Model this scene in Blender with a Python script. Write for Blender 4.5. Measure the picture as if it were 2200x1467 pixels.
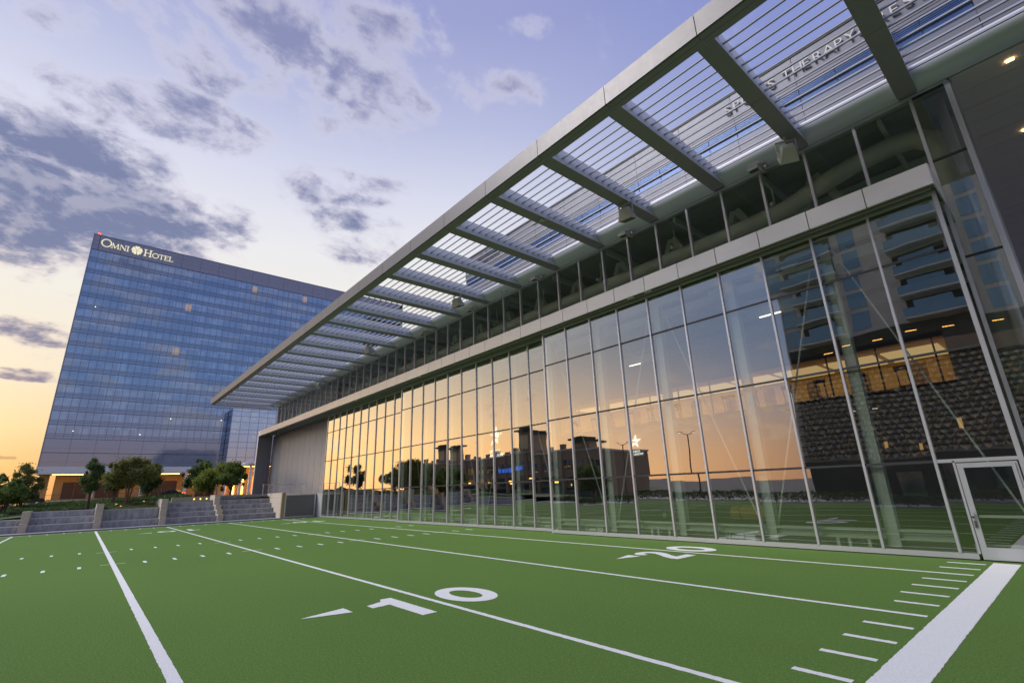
import bpy, bmesh, math, random
import numpy as np
from mathutils import Vector, Matrix, noise as mnoise
random.seed(7)
rng = np.random.default_rng(7)
scene = bpy.context.scene
for o in list(bpy.data.objects):
    bpy.data.objects.remove(o)
COL = scene.collection

# ------------------------------------------------------------------ camera
EYE = Vector((0.0, 0.0, 2.141))
YAW, PITCH, ROLL = math.radians(-49.0422), math.radians(16.8945), math.radians(-2.0122)
ca, sa, cb, sb = math.cos(YAW), math.sin(YAW), math.cos(PITCH), math.sin(PITCH)
right0 = Vector((ca, -sa, 0)); fwd = Vector((sa*cb, ca*cb, sb)); up0 = right0.cross(fwd)
rgt = math.cos(ROLL)*right0 + math.sin(ROLL)*up0
upv = rgt.cross(fwd)
cam = bpy.data.cameras.new("camera"); camo = bpy.data.objects.new("camera", cam); COL.objects.link(camo)
M = Matrix((rgt, upv, -fwd)).transposed().to_4x4(); M.translation = EYE
camo.matrix_world = M
cam.sensor_width = 36; cam.lens = 16.927; cam.clip_start = .05; cam.clip_end = 6000
scene.camera = camo

# ------------------------------------------------------------------ colour management
vs = scene.view_settings
vs.view_transform = 'Standard'; vs.look = 'None'; vs.gamma = 1; vs.use_curve_mapping = False
vs.exposure = 0.3
scene.cycles.max_bounces = 10
scene.cycles.diffuse_bounces = 3
scene.cycles.glossy_bounces = 4
scene.cycles.transparent_max_bounces = 24
scene.cycles.sample_clamp_indirect = 4.0
scene.cycles.use_denoising = True

def lin(*c):
    if len(c) == 1: c = c[0]
    r = []
    for v in c:
        v = v/255.0
        r.append(v/12.92 if v <= .04045 else ((v+.055)/1.055)**2.4)
    return (r[0], r[1], r[2], 1.0)

# ------------------------------------------------------------------ world sky
FILL_AZ = math.radians(58)      # measured from -x towards -y
FILL_EL = math.radians(46)
sdir = Vector((-math.cos(FILL_AZ)*math.cos(FILL_EL), -math.sin(FILL_AZ)*math.cos(FILL_EL), math.sin(FILL_EL)))
world = bpy.data.worlds.new("World"); scene.world = world; world.use_nodes = True
nt = world.node_tree; nt.nodes.clear()
N = lambda t, **k: (lambda n: ([setattr(n, a, b) for a, b in k.items()], n)[1])(nt.nodes.new(t))
L = lambda a, b: nt.links.new(a, b)
def val(sock, v):
    if isinstance(v, (int, float, tuple)): sock.default_value = v
    else: L(v, sock)
def math_(op, a, b=0.0, c=0.0, clamp=False):
    n = N('ShaderNodeMath', operation=op, use_clamp=clamp)
    val(n.inputs[0], a); val(n.inputs[1], b); val(n.inputs[2], c)
    return n.outputs[0]
def smooth(v, a, b, c=0.0, d=1.0):
    n = N('ShaderNodeMapRange', interpolation_type='SMOOTHSTEP')
    val(n.inputs[0], v); n.inputs[1].default_value = a; n.inputs[2].default_value = b
    n.inputs[3].default_value = c; n.inputs[4].default_value = d
    return n.outputs[0]
def ramp(v, stops):
    n = N('ShaderNodeValToRGB'); L(v, n.inputs[0]); cr = n.color_ramp
    cr.interpolation = 'LINEAR'
    while len(cr.elements) > 1: cr.elements.remove(cr.elements[0])
    cr.elements[0].position = stops[0][0]; cr.elements[0].color = lin(stops[0][1])
    for p_, c_ in stops[1:]:
        e = cr.elements.new(p_); e.color = lin(c_)
    return n.outputs[0]
def mixc(f, a, b):
    n = N('ShaderNodeMix', data_type='RGBA')
    val(n.inputs[0], f); val(n.inputs[6], a); val(n.inputs[7], b)
    return n.outputs[2]
tc = N('ShaderNodeTexCoord').outputs['Generated']
sep = N('ShaderNodeSeparateXYZ'); L(tc, sep.inputs[0])
X_, Y_, Z_ = sep.outputs
zc = math_('MAXIMUM', Z_, 0.0)
rampA = ramp(zc, [(0, (255, 170, 92)), (.05, (255, 196, 118)), (.11, (255, 222, 162)), (.19, (252, 234, 202)),
                  (.32, (246, 240, 228)), (.44, (238, 237, 239)), (.55, (218, 220, 238)), (.65, (188, 193, 225)), (.77, (158, 164, 210)), (1, (140, 148, 203))])
rampB = ramp(zc, [(0, (232, 168, 136)), (.05, (228, 182, 160)), (.11, (204, 192, 202)), (.19, (164, 188, 226)), (.4, (154, 172, 220)),
                  (.7, (136, 147, 206)), (1, (136, 145, 204))])
hl = math_('SQRT', math_('ADD', math_('ADD', math_('MULTIPLY', X_, X_), math_('MULTIPLY', Y_, Y_)), 1e-5))
cosd = math_('DIVIDE', math_('ADD', math_('MULTIPLY', X_, -math.cos(math.radians(-5))), math_('MULTIPLY', Y_, -math.sin(math.radians(-5)))), hl)
skyc = mixc(smooth(cosd, .25, .9), rampB, rampA)
GA = math.radians(40)
gaz = math_('ADD', math_('MULTIPLY', X_, -math.cos(GA)), math_('MULTIPLY', Y_, -math.sin(GA)))
gaz = math_('DIVIDE', gaz, hl)
glow = math_('MULTIPLY', smooth(gaz, math.cos(math.radians(38)), 1.0), smooth(zc, .30, .0))
gc = N('ShaderNodeVectorMath', operation='SCALE'); gc.inputs[0].default_value = (1.0, .56, .22); L(math_('MULTIPLY', glow, 1.5), gc.inputs['Scale'])
# clouds on a flat layer overhead
den = math_('ADD', zc, .35)
comb = N('ShaderNodeCombineXYZ')
L(math_('DIVIDE', X_, den), comb.inputs[0]); L(math_('DIVIDE', Y_, den), comb.inputs[1])
uv = comb.outputs[0]
def fbm(vec, scale, detail=9, rough=.6, dist=.2, sc=(1, 1, 1), loc=(0, 0, 0), rot=0):
    mp = N('ShaderNodeMapping'); L(vec, mp.inputs[0]); mp.inputs['Scale'].default_value = sc
    mp.inputs['Location'].default_value = loc; mp.inputs['Rotation'].default_value = (0, 0, rot)
    n = N('ShaderNodeTexNoise'); L(mp.outputs[0], n.inputs['Vector'])
    n.inputs['Scale'].default_value = scale; n.inputs['Detail'].default_value = detail
    n.inputs['Roughness'].default_value = rough; n.inputs['Distortion'].default_value = dist
    return n.outputs[0]
n1 = fbm(uv, 9.0, rot=.5, sc=(1.15, .85, 1))
n1b = fbm(uv, 9.0, rot=.5, sc=(1.15, .85, 1), loc=(-.03, .0, 0))
n2 = fbm(uv, 26, detail=6, dist=.1, loc=(3, 1, 0))
# centre (u, v), 2x2 matrix to a unit disc, strength
blobs = [
    (-1.1638, -0.123, -0.579, 4.492, -5.18, -0.894, 1.4),
    (-1.1866, 0.0089, -1.16, 6.381, -7.851, -4.896, 1.2),
    (-1.0771, -0.1785, -2.521, 10.88, -13.407, -5.466, 1.15),
    (-0.9953, -0.1663, -2.211, 12.808, -23.684, -1.409, 0.95),
    (-0.6284, 0.1214, -1.733, 7.747, -12.289, -2.388, 1.05),
    (-0.6344, 0.226, -1.312, 6.49, -11.988, -2.993, 1.0),
    (-0.531, 0.2554, 1.929, 12.15, -16.251, 4.881, 0.75),
    (-0.7336, 0.0078, -3.731, 9.819, -16.218, -9.781, 0.85),
    (-0.8921, -0.1105, -3.544, 11.349, -16.671, -9.204, 0.8),
    (-0.8697, 0.0269, -0.353, 8.317, -17.39, 1.59, 0.9),
    (-0.7789, -0.1361, -5.523, 18.559, -21.464, -5.419, 0.55),
    (-0.8793, 0.2935, 2.42, 8.344, -18.482, 7.505, 0.8),
    (-0.766, 0.1272, -2.654, 24.511, -27.464, -3.296, 0.5),
    (-0.7527, 0.2169, 3.558, 15.805, -27.182, 10.877, 0.5),
    (-0.7497, 0.2902, 7.276, 16.046, -30.253, 20.834, 0.45),
    (-0.9929, 0.3894, 2.008, 8.135, -13.27, 2.382, 0.8),
    (-1.1257, 0.1477, -3.101, 15.367, -9.76, -6.976, 0.8),
    (-0.5398, 0.4135, 5.307, 16.693, -22.73, 6.991, 0.6),
    (-0.5082, 0.4669, 12.476, 10.598, -16.977, 20.08, 0.6),
    (-0.4036, 0.4164, 16.326, 17.951, -41.011, 34.076, 0.5),
    (-1.635, -0.1477, -0.443, 10.3, -17.297, -1.462, 1.05),
    (-1.8434, -0.1681, -0.17, 10.737, -26.526, 0.996, 1.0),
    (-1.4608, -0.0861, -0.668, 22.636, -39.721, -2.006, 0.5),
    (-1.7383, -0.142, -0.493, 27.653, -39.467, -0.041, 0.5),
    (-1.1282, -0.0056, -1.29, 16.735, -17.816, -2.974, 0.5),
    (-0.5463, 0.3319, 19.819, 31.611, -37.578, 28.813, 0.45),
    (-0.9731, 0.2037, 2.989, 17.004, -39.137, 11.222, 0.4),
    (-0.7864, 0.042, -3.454, 20.434, -31.607, -5.411, 0.45),
    (-0.9686, -1.8217, 1.095, -0.582, 2.539, 5.115, 0.5),
    (-1.494, -1.2536, 1.499, -1.786, 5.42, 4.695, 0.45),
    (-0.3957, -2.2442, 1.769, -0.312, 0.998, 6.303, 0.5),
    (-2.0121, -1.0698, 1.205, -2.266, 7.446, 4.077, 0.4),
    (-0, -1.2072, 2.422, -0, -0.127, 5.205, 0.7),
    (0.5094, -0.8824, 2.486, 1.435, -2.226, 3.647, 0.7),
    (1.7362, -0.244, 0.271, 1.927, -3.997, 0.477, 0.5),
    (1.3546, 0.0947, -0.15, 2.148, -4.431, -0.419, 0.45),
    (1.8838, 0.5048, -0.543, 2.027, -4.843, -1.389, 0.5),
    (1.1012, -0.2951, 0.774, 2.89, -5.43, 1.334, 0.45),
    (0.8824, 0.5094, -1.435, 2.486, -3.647, -2.226, 0.8),
    (0.4435, 0.7681, -2, 1.155, -1.743, -3.279, 0.7),
    (0.5793, -0.3345, 1.531, 2.651, -3.302, 1.756, 0.7),
]
B_ = None
for (u, v, m0, m1, m2, m3, st_) in blobs:
    sb = N('ShaderNodeVectorMath', operation='SUBTRACT'); L(uv, sb.inputs[0]); sb.inputs[1].default_value = (u, v, 0)
    d0 = N('ShaderNodeVectorMath', operation='DOT_PRODUCT'); L(sb.outputs[0], d0.inputs[0]); d0.inputs[1].default_value = (m0, m1, 0)
    d1 = N('ShaderNodeVectorMath', operation='DOT_PRODUCT'); L(sb.outputs[0], d1.inputs[0]); d1.inputs[1].default_value = (m2, m3, 0)
    r2 = math_('ADD', math_('MULTIPLY', d0.outputs['Value'], d0.outputs['Value']), math_('MULTIPLY', d1.outputs['Value'], d1.outputs['Value']))
    w = smooth(r2, 0, 2.6, st_, 0)
    B_ = w if B_ is None else math_('MAXIMUM', B_, w)
dens = math_('ADD', B_, math_('MULTIPLY', math_('SUBTRACT', n1, .52), 2.9))
dens = math_('ADD', dens, math_('MULTIPLY', math_('SUBTRACT', n2, .5), .55))
mask = math_('MULTIPLY', smooth(dens, .27, .92), smooth(B_, .0, .30))
thick = smooth(dens, .45, 1.25)
lit = smooth(math_('SUBTRACT', n1b, n1), -.05, .10)
wisp = math_('MULTIPLY', smooth(n1, .56, .74), .22)
bright = mixc(smooth(zc, .1, .55), lin(255, 232, 204), lin(212, 210, 228))
darkc = mixc(smooth(zc, .08, .4), lin(134, 122, 142), lin(108, 117, 156))
darkc = mixc(smooth(zc, .45, .7), darkc, lin(136, 140, 180))
cl = mixc(math_('MULTIPLY', thick, math_('SUBTRACT', 1.0, math_('MULTIPLY', lit, .35))), bright, darkc)
skyc = mixc(math_('MULTIPLY', wisp, smooth(zc, .02, .2)), skyc, bright)
skyc = mixc(math_('MULTIPLY', mask, .93), skyc, cl)
sg = N('ShaderNodeVectorMath', operation='ADD'); L(skyc, sg.inputs[0]); L(gc.outputs[0], sg.inputs[1]); skyc = sg.outputs[0]
skyc = mixc(smooth(Z_, -.02, .0), lin(70, 70, 68), skyc)
nish = N('ShaderNodeTexSky', sky_type='NISHITA', sun_disc=False)
nish.sun_elevation = FILL_EL; nish.sun_rotation = math.atan2(sdir.x, sdir.y); nish.altitude = 200
bg1 = N('ShaderNodeBackground'); L(nish.outputs[0], bg1.inputs[0]); bg1.inputs[1].default_value = .006
bg2 = N('ShaderNodeBackground'); L(skyc, bg2.inputs[0]); bg2.inputs[1].default_value = .79
add = N('ShaderNodeAddShader'); L(bg1.outputs[0], add.inputs[0]); L(bg2.outputs[0], add.inputs[1])
out = N('ShaderNodeOutputWorld'); L(add.outputs[0], out.inputs[0])

sl = bpy.data.lights.new("twilight_fill", 'SUN'); sl.energy = 2.7; sl.angle = math.radians(30); sl.color = (1, .96, .93)  # added high soft fill standing in for the broad dusk glow
so = bpy.data.objects.new("twilight_fill", sl); COL.objects.link(so)
so.rotation_euler = sdir.to_track_quat('Z', 'Y').to_euler()
so.location = (0, 0, 60)

# ------------------------------------------------------------------ materials
MATS = {}
class NT:
    def __init__(s, name):
        s.m = bpy.data.materials.new(name); s.m.use_nodes = True; s.t = s.m.node_tree
        s.t.nodes.clear(); s.out = s.n('ShaderNodeOutputMaterial')
        MATS[name] = s.m
    def n(s, t, **k):
        x = s.t.nodes.new(t)
        for a, b in k.items(): setattr(x, a, b)
        return x
    def l(s, a, b): s.t.links.new(a, b)
    def noise(s, scale, detail=4, rough=.55, sc=None, obj=True, dist=0):
        tc = s.n('ShaderNodeTexCoord'); v = tc.outputs['Object'] if obj else s.n('ShaderNodeNewGeometry').outputs['Position']
        if sc:
            mp = s.n('ShaderNodeMapping'); mp.inputs['Scale'].default_value = sc; s.l(v, mp.inputs[0]); v = mp.outputs[0]
        x = s.n('ShaderNodeTexNoise'); s.l(v, x.inputs['Vector']); x.inputs['Scale'].default_value = scale
        x.inputs['Detail'].default_value = detail; x.inputs['Roughness'].default_value = rough; x.inputs['Distortion'].default_value = dist
        return x.outputs[0]
    def rng(s, v, a, b, c=0, d=1):
        x = s.n('ShaderNodeMapRange'); s.l(v, x.inputs[0])
        for i, q in enumerate((a, b, c, d)): x.inputs[i+1].default_value = q
        return x.outputs[0]
    def mix(s, f, a, b, blend='MIX'):
        x = s.n('ShaderNodeMix', data_type='RGBA', blend_type=blend)
        for i, v in ((0, f), (6, a), (7, b)):
            if isinstance(v, (int, float)): x.inputs[i].default_value = v
            elif isinstance(v, tuple): x.inputs[i].default_value = v
            else: s.l(v, x.inputs[i])
        return x.outputs[2]
    def bump(s, h, strength=.3, dist=.02):
        b = s.n('ShaderNodeBump'); b.inputs['Strength'].default_value = strength; b.inputs['Distance'].default_value = dist
        s.l(h, b.inputs['Height']); return b.outputs[0]
    def pbr(s, col, rough=.5, metal=0, normal=None, spec=.5, ior=None):
        p = s.n('ShaderNodeBsdfPrincipled')
        if isinstance(col, tuple): p.inputs['Base Color'].default_value = col
        else: s.l(col, p.inputs['Base Color'])
        if isinstance(rough, (int, float)): p.inputs['Roughness'].default_value = rough
        else: s.l(rough, p.inputs['Roughness'])
        p.inputs['Metallic'].default_value = metal
        p.inputs['Specular IOR Level'].default_value = spec
        if normal is not None: s.l(normal, p.inputs['Normal'])
        return p.outputs[0]
    def done(s, sh): s.l(sh, s.out.inputs['Surface']); return s.m
def C(r, g, b): return (r, g, b, 1.0)

def simple(name, col, rough=.5, metal=0, var=.12, scale=3, bump=0.0, bscale=60, spec=.5, sc=None, rv=.03):
    t = NT(name); nz = t.noise(scale, 5, sc=sc, obj=False)
    a = tuple(max(0, c*(1-var)) for c in col); b = tuple(c*(1+var) for c in col)
    c = t.mix(nz, C(*a), C(*b))
    nrm = t.bump(t.noise(bscale, 3, obj=False), bump, .01) if bump else None
    r = t.rng(t.noise(scale*2.3, 4, obj=False), .3, .7, max(.02, rough-rv), min(1, rough+rv))
    return t.done(t.pbr(c, r, metal, nrm, spec))

def turf(name, k=1.0):
    t = NT(name)
    fine = t.noise(160, 3, .7, obj=False)
    mid = t.noise(22, 4, .6, obj=False, sc=(1, .5, 1))
    grain = t.noise(48, 3, .75, obj=False)
    big = t.noise(.22, 4, .55, obj=False, sc=(.5, 1.4, 1))
    c = t.mix(t.rng(fine, .3, .7), C(.050*k, .098*k, .024*k), C(.152*k, .256*k, .066*k))
    c = t.mix(t.rng(mid, .35, .7), c, C(.110*k, .196*k, .046*k), 'MIX')
    c = t.mix(t.rng(big, .3, .7, .0, .5), c, C(.125*k, .225*k, .050*k))
    brown = t.noise(9, 3, .5, obj=False)
    c = t.mix(t.rng(brown, .62, .8, 0, .25), c, C(.15*k, .16*k, .06*k))
    c = t.mix(t.rng(grain, .34, .60, .72, 0), c, C(.03*k, .068*k, .012*k))
    clump = t.noise(17, 4, .7, obj=False, sc=(1, 1.6, 1)); c = t.mix(t.rng(clump, .52, .72, 0, .55), c, C(.17*k, .275*k, .07*k))
    crumbs = t.noise(420, 2, .5, obj=False)
    c = t.mix(t.rng(crumbs, .72, .80, 0, .6), c, C(.30, .30, .14))
    nrm = t.bump(fine, .5, .015)
    return t.done(t.pbr(c, .9, 0, nrm, .08))
turf('turf', 1.08)
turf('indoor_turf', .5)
t = NT('line_paint')
f = t.noise(150, 3, .7, obj=False); b_ = t.noise(3, 4, .6, obj=False)
c = t.mix(t.rng(f, .26, .56), C(.30, .36, .28), C(.80, .80, .82)); c = t.mix(t.rng(b_, .3, .8, 0, .25), c, C(.66, .66, .67))
t.done(t.pbr(c, .85, 0, t.bump(f, .5, .015), .2))

simple('panel_metal', (.84, .82, .83), .42, .4, .05, .7, sc=(1, 1, 4))
simple('fascia_metal', (.135, .128, .134), .44, .35, .10, 2.2, sc=(4, 1, .12), rv=.015)
simple('cove_white', (.60, .61, .68), .42, .1, .03, .6)
simple('white_metal', (.31, .32, .38), .36, .15, .04, .6)
simple('soffit_grey', (.27, .245, .265), .6, 0, .08, 1)  # also paints underside shade on the canopy beams
simple('dark_soffit', (.60, .53, .52), .6, 0, .12, 1.5, sc=(.2, 4, 1))
simple('mullion_metal', (.62, .62, .66), .32, .55, .05, .8)
simple('dark_rubber', (.03, .03, .035), .5, 0, .1, 2)
simple('steel_green', (.54, .60, .53), .5, 0, .06, .8)
simple('duct_paint', (.42, .46, .40), .5, 0, .08, 1)
simple('hall_dark', (.10, .11, .10), .7, 0, .25, .6)
simple('deck_dark', (.30, .32, .28), .7, 0, .3, 1.2, sc=(.3, 6, 1))
simple('back_wall', (.30, .30, .275), .7, 0, .25, .4)
simple('louvre_metal', (.46, .455, .48), .34, .6, .02, .3, rv=.0)
simple('gate_mesh', (.25, .25, .285), .45, .4, .06, 2)
simple('fixture_grey', (.50, .50, .46), .5, .1, .06, 4)
simple('fixture_dark', (.10, .095, .07), .35, 0, .1, 6)
simple('asphalt', (.055, .055, .058), .85, 0, .25, .8, .2, 80)
simple('paving', (.26, .26, .28), .8, 0, .15, 1.1, .15, 40)
simple('terrain_green', (.060, .085, .028), .9, 0, .4, 1.4, .4, 30)
simple('lawn_green', (.13, .22, .05), .9, 0, .25, 4, .5, 90)
simple('white_paint', (.72, .71, .72), .5, 0, .05, .5)
simple('brown_door', (.085, .045, .030), .5, 0, .2, .9, sc=(1, 6, .4))
simple('black_car', (.018, .019, .022), .16, 0, .1, 2, spec=.8)
simple('tyre', (.02, .02, .02), .8, 0, .1, 5)
simple('yellow_pad', (.90, .50, .03), .45, 0, .06, 3)
simple('blue_pad', (.05, .08, .09), .6, 0, .1, 3)
simple('bark', (.10, .075, .055), .9, 0, .35, 8, .5, 40, sc=(1, 1, .2))
simple('bark_red', (.22, .12, .075), .8, 0, .35, 6, .4, 40, sc=(1, 1, .2))
simple('sign_cream', (.86, .84, .70), .4, 0, .04, 2)
simple('sign_white', (.86, .86, .88), .4, 0, .03, 2)
simple('sign_grey', (.50, .50, .50), .5, 0, .03, 2)
simple('sign_dark', (.05, .06, .12), .5, 0, .1, 2)
simple('office_panel', (.115, .12, .155), .42, .25, .05, .5)
simple('tower_concrete', (.72, .68, .60), .75, 0, .1, .5)
simple('tower_dark', (.035, .036, .035), .6, 0, .2, .6)
simple('slab_white', (.78, .77, .74), .7, 0, .06, 1)
simple('brick_far', (.38, .27, .19), .85, 0, .2, .8)
simple('crane_paint', (.55, .36, .12), .6, 0, .1, 1)
simple('mulch', (.06, .045, .03), .95, 0, .3, 4)
simple('hotel_parapet', (.27, .28, .35), .38, .45, .04, .25)

# stained concrete for the seat steps
t = NT('stained_concrete')
a = t.noise(1.7, 6, .65, obj=False, sc=(1, 1.6, .5)); b_ = t.noise(7, 5, .7, obj=False, sc=(1, 1.5, .25))
c = t.mix(t.rng(a, .35, .65), C(.26, .265, .28), C(.44, .44, .46)); c = t.mix(t.rng(b_, .52, .66, 0, .6), c, C(.11, .115, .125))
t.done(t.pbr(c, .85, 0, t.bump(t.noise(40, 4, obj=False), .2, .01), .3))
simple('concrete_light', (.46, .455, .475), .85, 0, .14, 1.4, .15, 30)
# limestone
t = NT('limestone')
a = t.noise(2.2, 6, .6, obj=False, sc=(1, 1, 3)); b_ = t.noise(12, 5, .7, obj=False, sc=(1, 1, 5))
c = t.mix(a, C(.42, .35, .27), C(.64, .57, .48)); c = t.mix(t.rng(b_, .55, .75, 0, .4), c, C(.38, .22, .13))
t.done(t.pbr(c, .85, 0, t.bump(b_, .25, .01), .3))
simple('limestone_warm', (.40, .29, .19), .85, 0, .2, 3, .2, 20, sc=(1, 1, 4))
t = NT('orange_stone')
a = t.noise(1.2, 6, .6, obj=False, sc=(1, 1, 5))
c = t.mix(a, C(.42, .25, .11), C(.56, .36, .17)); t.done(t.pbr(c, .8, 0, None, .3))

def glass(name, tint, ior, ripple=.0, rscale=.6, refl=(1, 1, 1), rough=0.0):
    t = NT(name)
    geo = t.n('ShaderNodeNewGeometry')
    nrm = None
    if ripple:
        nz = t.noise(rscale, 2, .4, obj=False)
        nrm = t.bump(nz, ripple, .02)
    lw_ = t.n('ShaderNodeLayerWeight'); lw_.inputs['Blend'].default_value = .5      # facing = 1 - cos(incidence)
    pw_ = t.n('ShaderNodeMath', operation='POWER'); t.l(lw_.outputs['Facing'], pw_.inputs[0]); pw_.inputs[1].default_value = ior[1]
    fr = t.n('ShaderNodeMath', operation='MULTIPLY_ADD'); t.l(pw_.outputs[0], fr.inputs[0]); fr.inputs[1].default_value = 1-ior[0]; fr.inputs[2].default_value = ior[0]
    front = t.n('ShaderNodeMath', operation='SUBTRACT'); front.inputs[0].default_value = 1; t.l(geo.outputs['Backfacing'], front.inputs[1])
    f = t.n('ShaderNodeMath', operation='MULTIPLY'); t.l(fr.outputs[0], f.inputs[0]); t.l(front.outputs[0], f.inputs[1])
    g = t.n('ShaderNodeBsdfGlossy'); g.inputs['Color'].default_value = C(*refl); g.inputs['Roughness'].default_value = rough
    if nrm is not None: t.l(nrm, g.inputs['Normal'])
    tr = t.n('ShaderNodeBsdfTransparent')
    tm = t.mix(geo.outputs['Backfacing'], C(*tint), C(1, 1, 1)); t.l(tm, tr.inputs['Color'])
    m = t.n('ShaderNodeMixShader'); t.l(f.outputs[0], m.inputs[0]); t.l(tr.outputs[0], m.inputs[1]); t.l(g.outputs[0], m.inputs[2])
    return t.done(m.outputs[0])
glass('door_glass', (.66, .70, .66), (.29, 1.7), .26, .42, (.97, .95, .92))
glass('cler_glass', (.80, .85, .79), (.06, 3.6), .1, .5)
glass('rail_glass', (.55, .75, .8), (.1, 3))

# curtain-wall glass of the far towers: opaque backing with curtains, strong blue reflection
def curtain(name, cols, tint, k, ripple, rough, cell=(1, 1.433, 3.035), rscale=.5):
    t = NT(name)
    geo = t.n('ShaderNodeNewGeometry')
    sn = t.n('ShaderNodeVectorMath', operation='SNAP'); t.l(geo.outputs['Position'], sn.inputs[0]); sn.inputs[1].default_value = cell
    wn = t.n('ShaderNodeTexWhiteNoise'); t.l(sn.outputs[0], wn.inputs['Vector'])
    sn2 = t.n('ShaderNodeVectorMath', operation='SNAP'); t.l(geo.outputs['Position'], sn2.inputs[0]); sn2.inputs[1].default_value = (1, cell[1]*3, cell[2])
    wn2 = t.n('ShaderNodeTexWhiteNoise'); t.l(sn2.outputs[0], wn2.inputs['Vector'])
    a = t.mix(t.rng(wn2.outputs['Value'], .25, .6), C(*cols[0]), C(*cols[1]))
    a = t.mix(t.rng(wn.outputs['Value'], .62, .66, 0, .7), a, C(*cols[2]))
    pleat = t.noise(3.2, 3, .6, obj=False, sc=(1, 2.2, .05))
    a = t.mix(t.rng(pleat, .4, .6, 0, .35), a, C(*cols[2]))
    d = t.n('ShaderNodeBsdfDiffuse'); t.l(a, d.inputs[0])
    g = t.n('ShaderNodeBsdfGlossy'); g.inputs['Color'].default_value = C(*tint); g.inputs['Roughness'].default_value = rough
    t.l(t.bump(t.noise(rscale, 3, .5, obj=False), ripple, .05), g.inputs['Normal'])
    m = t.n('ShaderNodeMixShader'); m.inputs[0].default_value = k; t.l(d.outputs[0], m.inputs[1]); t.l(g.outputs[0], m.inputs[2])
    return t.done(m.outputs[0])
curtain('hotel_glass', ((.12, .20, .31), (.29, .39, .52), (.07, .12, .21)), (.50, .62, .82), .40, .12, .03)
curtain('hotel_spandrel', ((.07, .11, .21), (.09, .14, .25), (.07, .11, .21)), (.45, .55, .72), .42, .10, .06)
curtain('annex_glass', ((.05, .08, .12), (.10, .15, .20), (.02, .03, .05)), (.50, .62, .80), .72, .5, .0, (1, 2.1, 3), .22)
curtain('office_glass', ((.03, .06, .16), (.04, .08, .20), (.03, .06, .16)), (.38, .52, .92), .10, .05, .25)
curtain('tower_glass', ((.02, .06, .08), (.05, .12, .15), (.015, .03, .04)), (.36, .47, .52), .55, .12, .02, (1.6, 1, 3))
simple('hotel_line', (.16, .19, .31), .4, .3, .05, 1)
simple('annex_line', (.40, .43, .52), .4, .3, .05, 1)

def emit(name, col, s):
    t = NT(name); e = t.n('ShaderNodeEmission'); e.inputs[0].default_value = C(*col); e.inputs[1].default_value = s
    return t.done(e.outputs[0])
emit('lamp_warm', (1, .48, .09), 9)
emit('lamp_downlight', (1, .62, .22), 9)
emit('lamp_gym', (1, .66, .28), .62)
emit('lamp_white', (1, .86, .62), 3)
emit('lamp_red', (1, .08, .04), 4)
emit('lamp_spot', (1, .52, .10), 5)
emit('sign_glow', (1, .98, .95), 1.3)
emit('sign_blue', (.08, .22, 1), .9)
emit('letter_glow', (1, .93, .66), .75)
emit('podium_glow', (1, .62, .22), .8)
emit('room_glow', (1, .78, .72), .27)
emit('screen_glow', (.55, .85, 1), 1.6)
simple('gym_wall', (.78, .62, .36), .8, 0, .1, .5)

# patterned metal screen (dark, shiny)
t = NT('scale_metal'); t.done(t.pbr(C(.30, .26, .20), .2, .9))
def leaf(name, c0, c1, tr=.35):
    t = NT(name)
    oi = t.noise(1.6, 3, .6, obj=False); fine = t.noise(14, 2, .5, obj=False)
    c = t.mix(t.rng(oi, .3, .7), C(*c0), C(*c1)); c = t.mix(t.rng(fine, .35, .65, 0, .45), c, C(*[x*1.35 for x in c1]))
    d = t.n('ShaderNodeBsdfDiffuse'); t.l(c, d.inputs[0])
    s = t.n('ShaderNodeBsdfTranslucent'); t.l(c, s.inputs[0])
    m = t.n('ShaderNodeMixShader'); m.inputs[0].default_value = tr; t.l(d.outputs[0], m.inputs[1]); t.l(s.outputs[0], m.inputs[2])
    return t.done(m.outputs[0])
leaf('leaf_dark', (0.065, 0.1, 0.045), (0.125, 0.18, 0.07))
leaf('leaf_mid', (0.1, 0.14, 0.045), (0.18, 0.24, 0.075))
leaf('leaf_bright', (0.14, 0.18, 0.042), (0.25, 0.29, 0.07))
leaf('leaf_olive', (0.115, 0.13, 0.05), (0.21, 0.22, 0.075))
leaf('hedge_leaf', (0.065, 0.095, 0.043), (0.11, 0.16, 0.06), .2)
leaf('grass_leaf', (.085, .115, .045), (.155, .185, .075), .3)
t = NT('hazard_stripe')
tcn = t.n('ShaderNodeNewGeometry'); sx = t.n('ShaderNodeSeparateXYZ'); t.l(tcn.outputs['Position'], sx.inputs[0])
ad = t.n('ShaderNodeMath', operation='ADD'); t.l(sx.outputs[0], ad.inputs[0]); t.l(sx.outputs[2], ad.inputs[1])
mo = t.n('ShaderNodeMath', operation='MODULO'); t.l(ad.outputs[0], mo.inputs[0]); mo.inputs[1].default_value = .24
gt = t.n('ShaderNodeMath', operation='GREATER_THAN'); t.l(mo.outputs[0], gt.inputs[0]); gt.inputs[1].default_value = .12
t.done(t.pbr(t.mix(gt.outputs[0], C(.02, .02, .02), C(.65, .42, .04)), .5))

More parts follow.
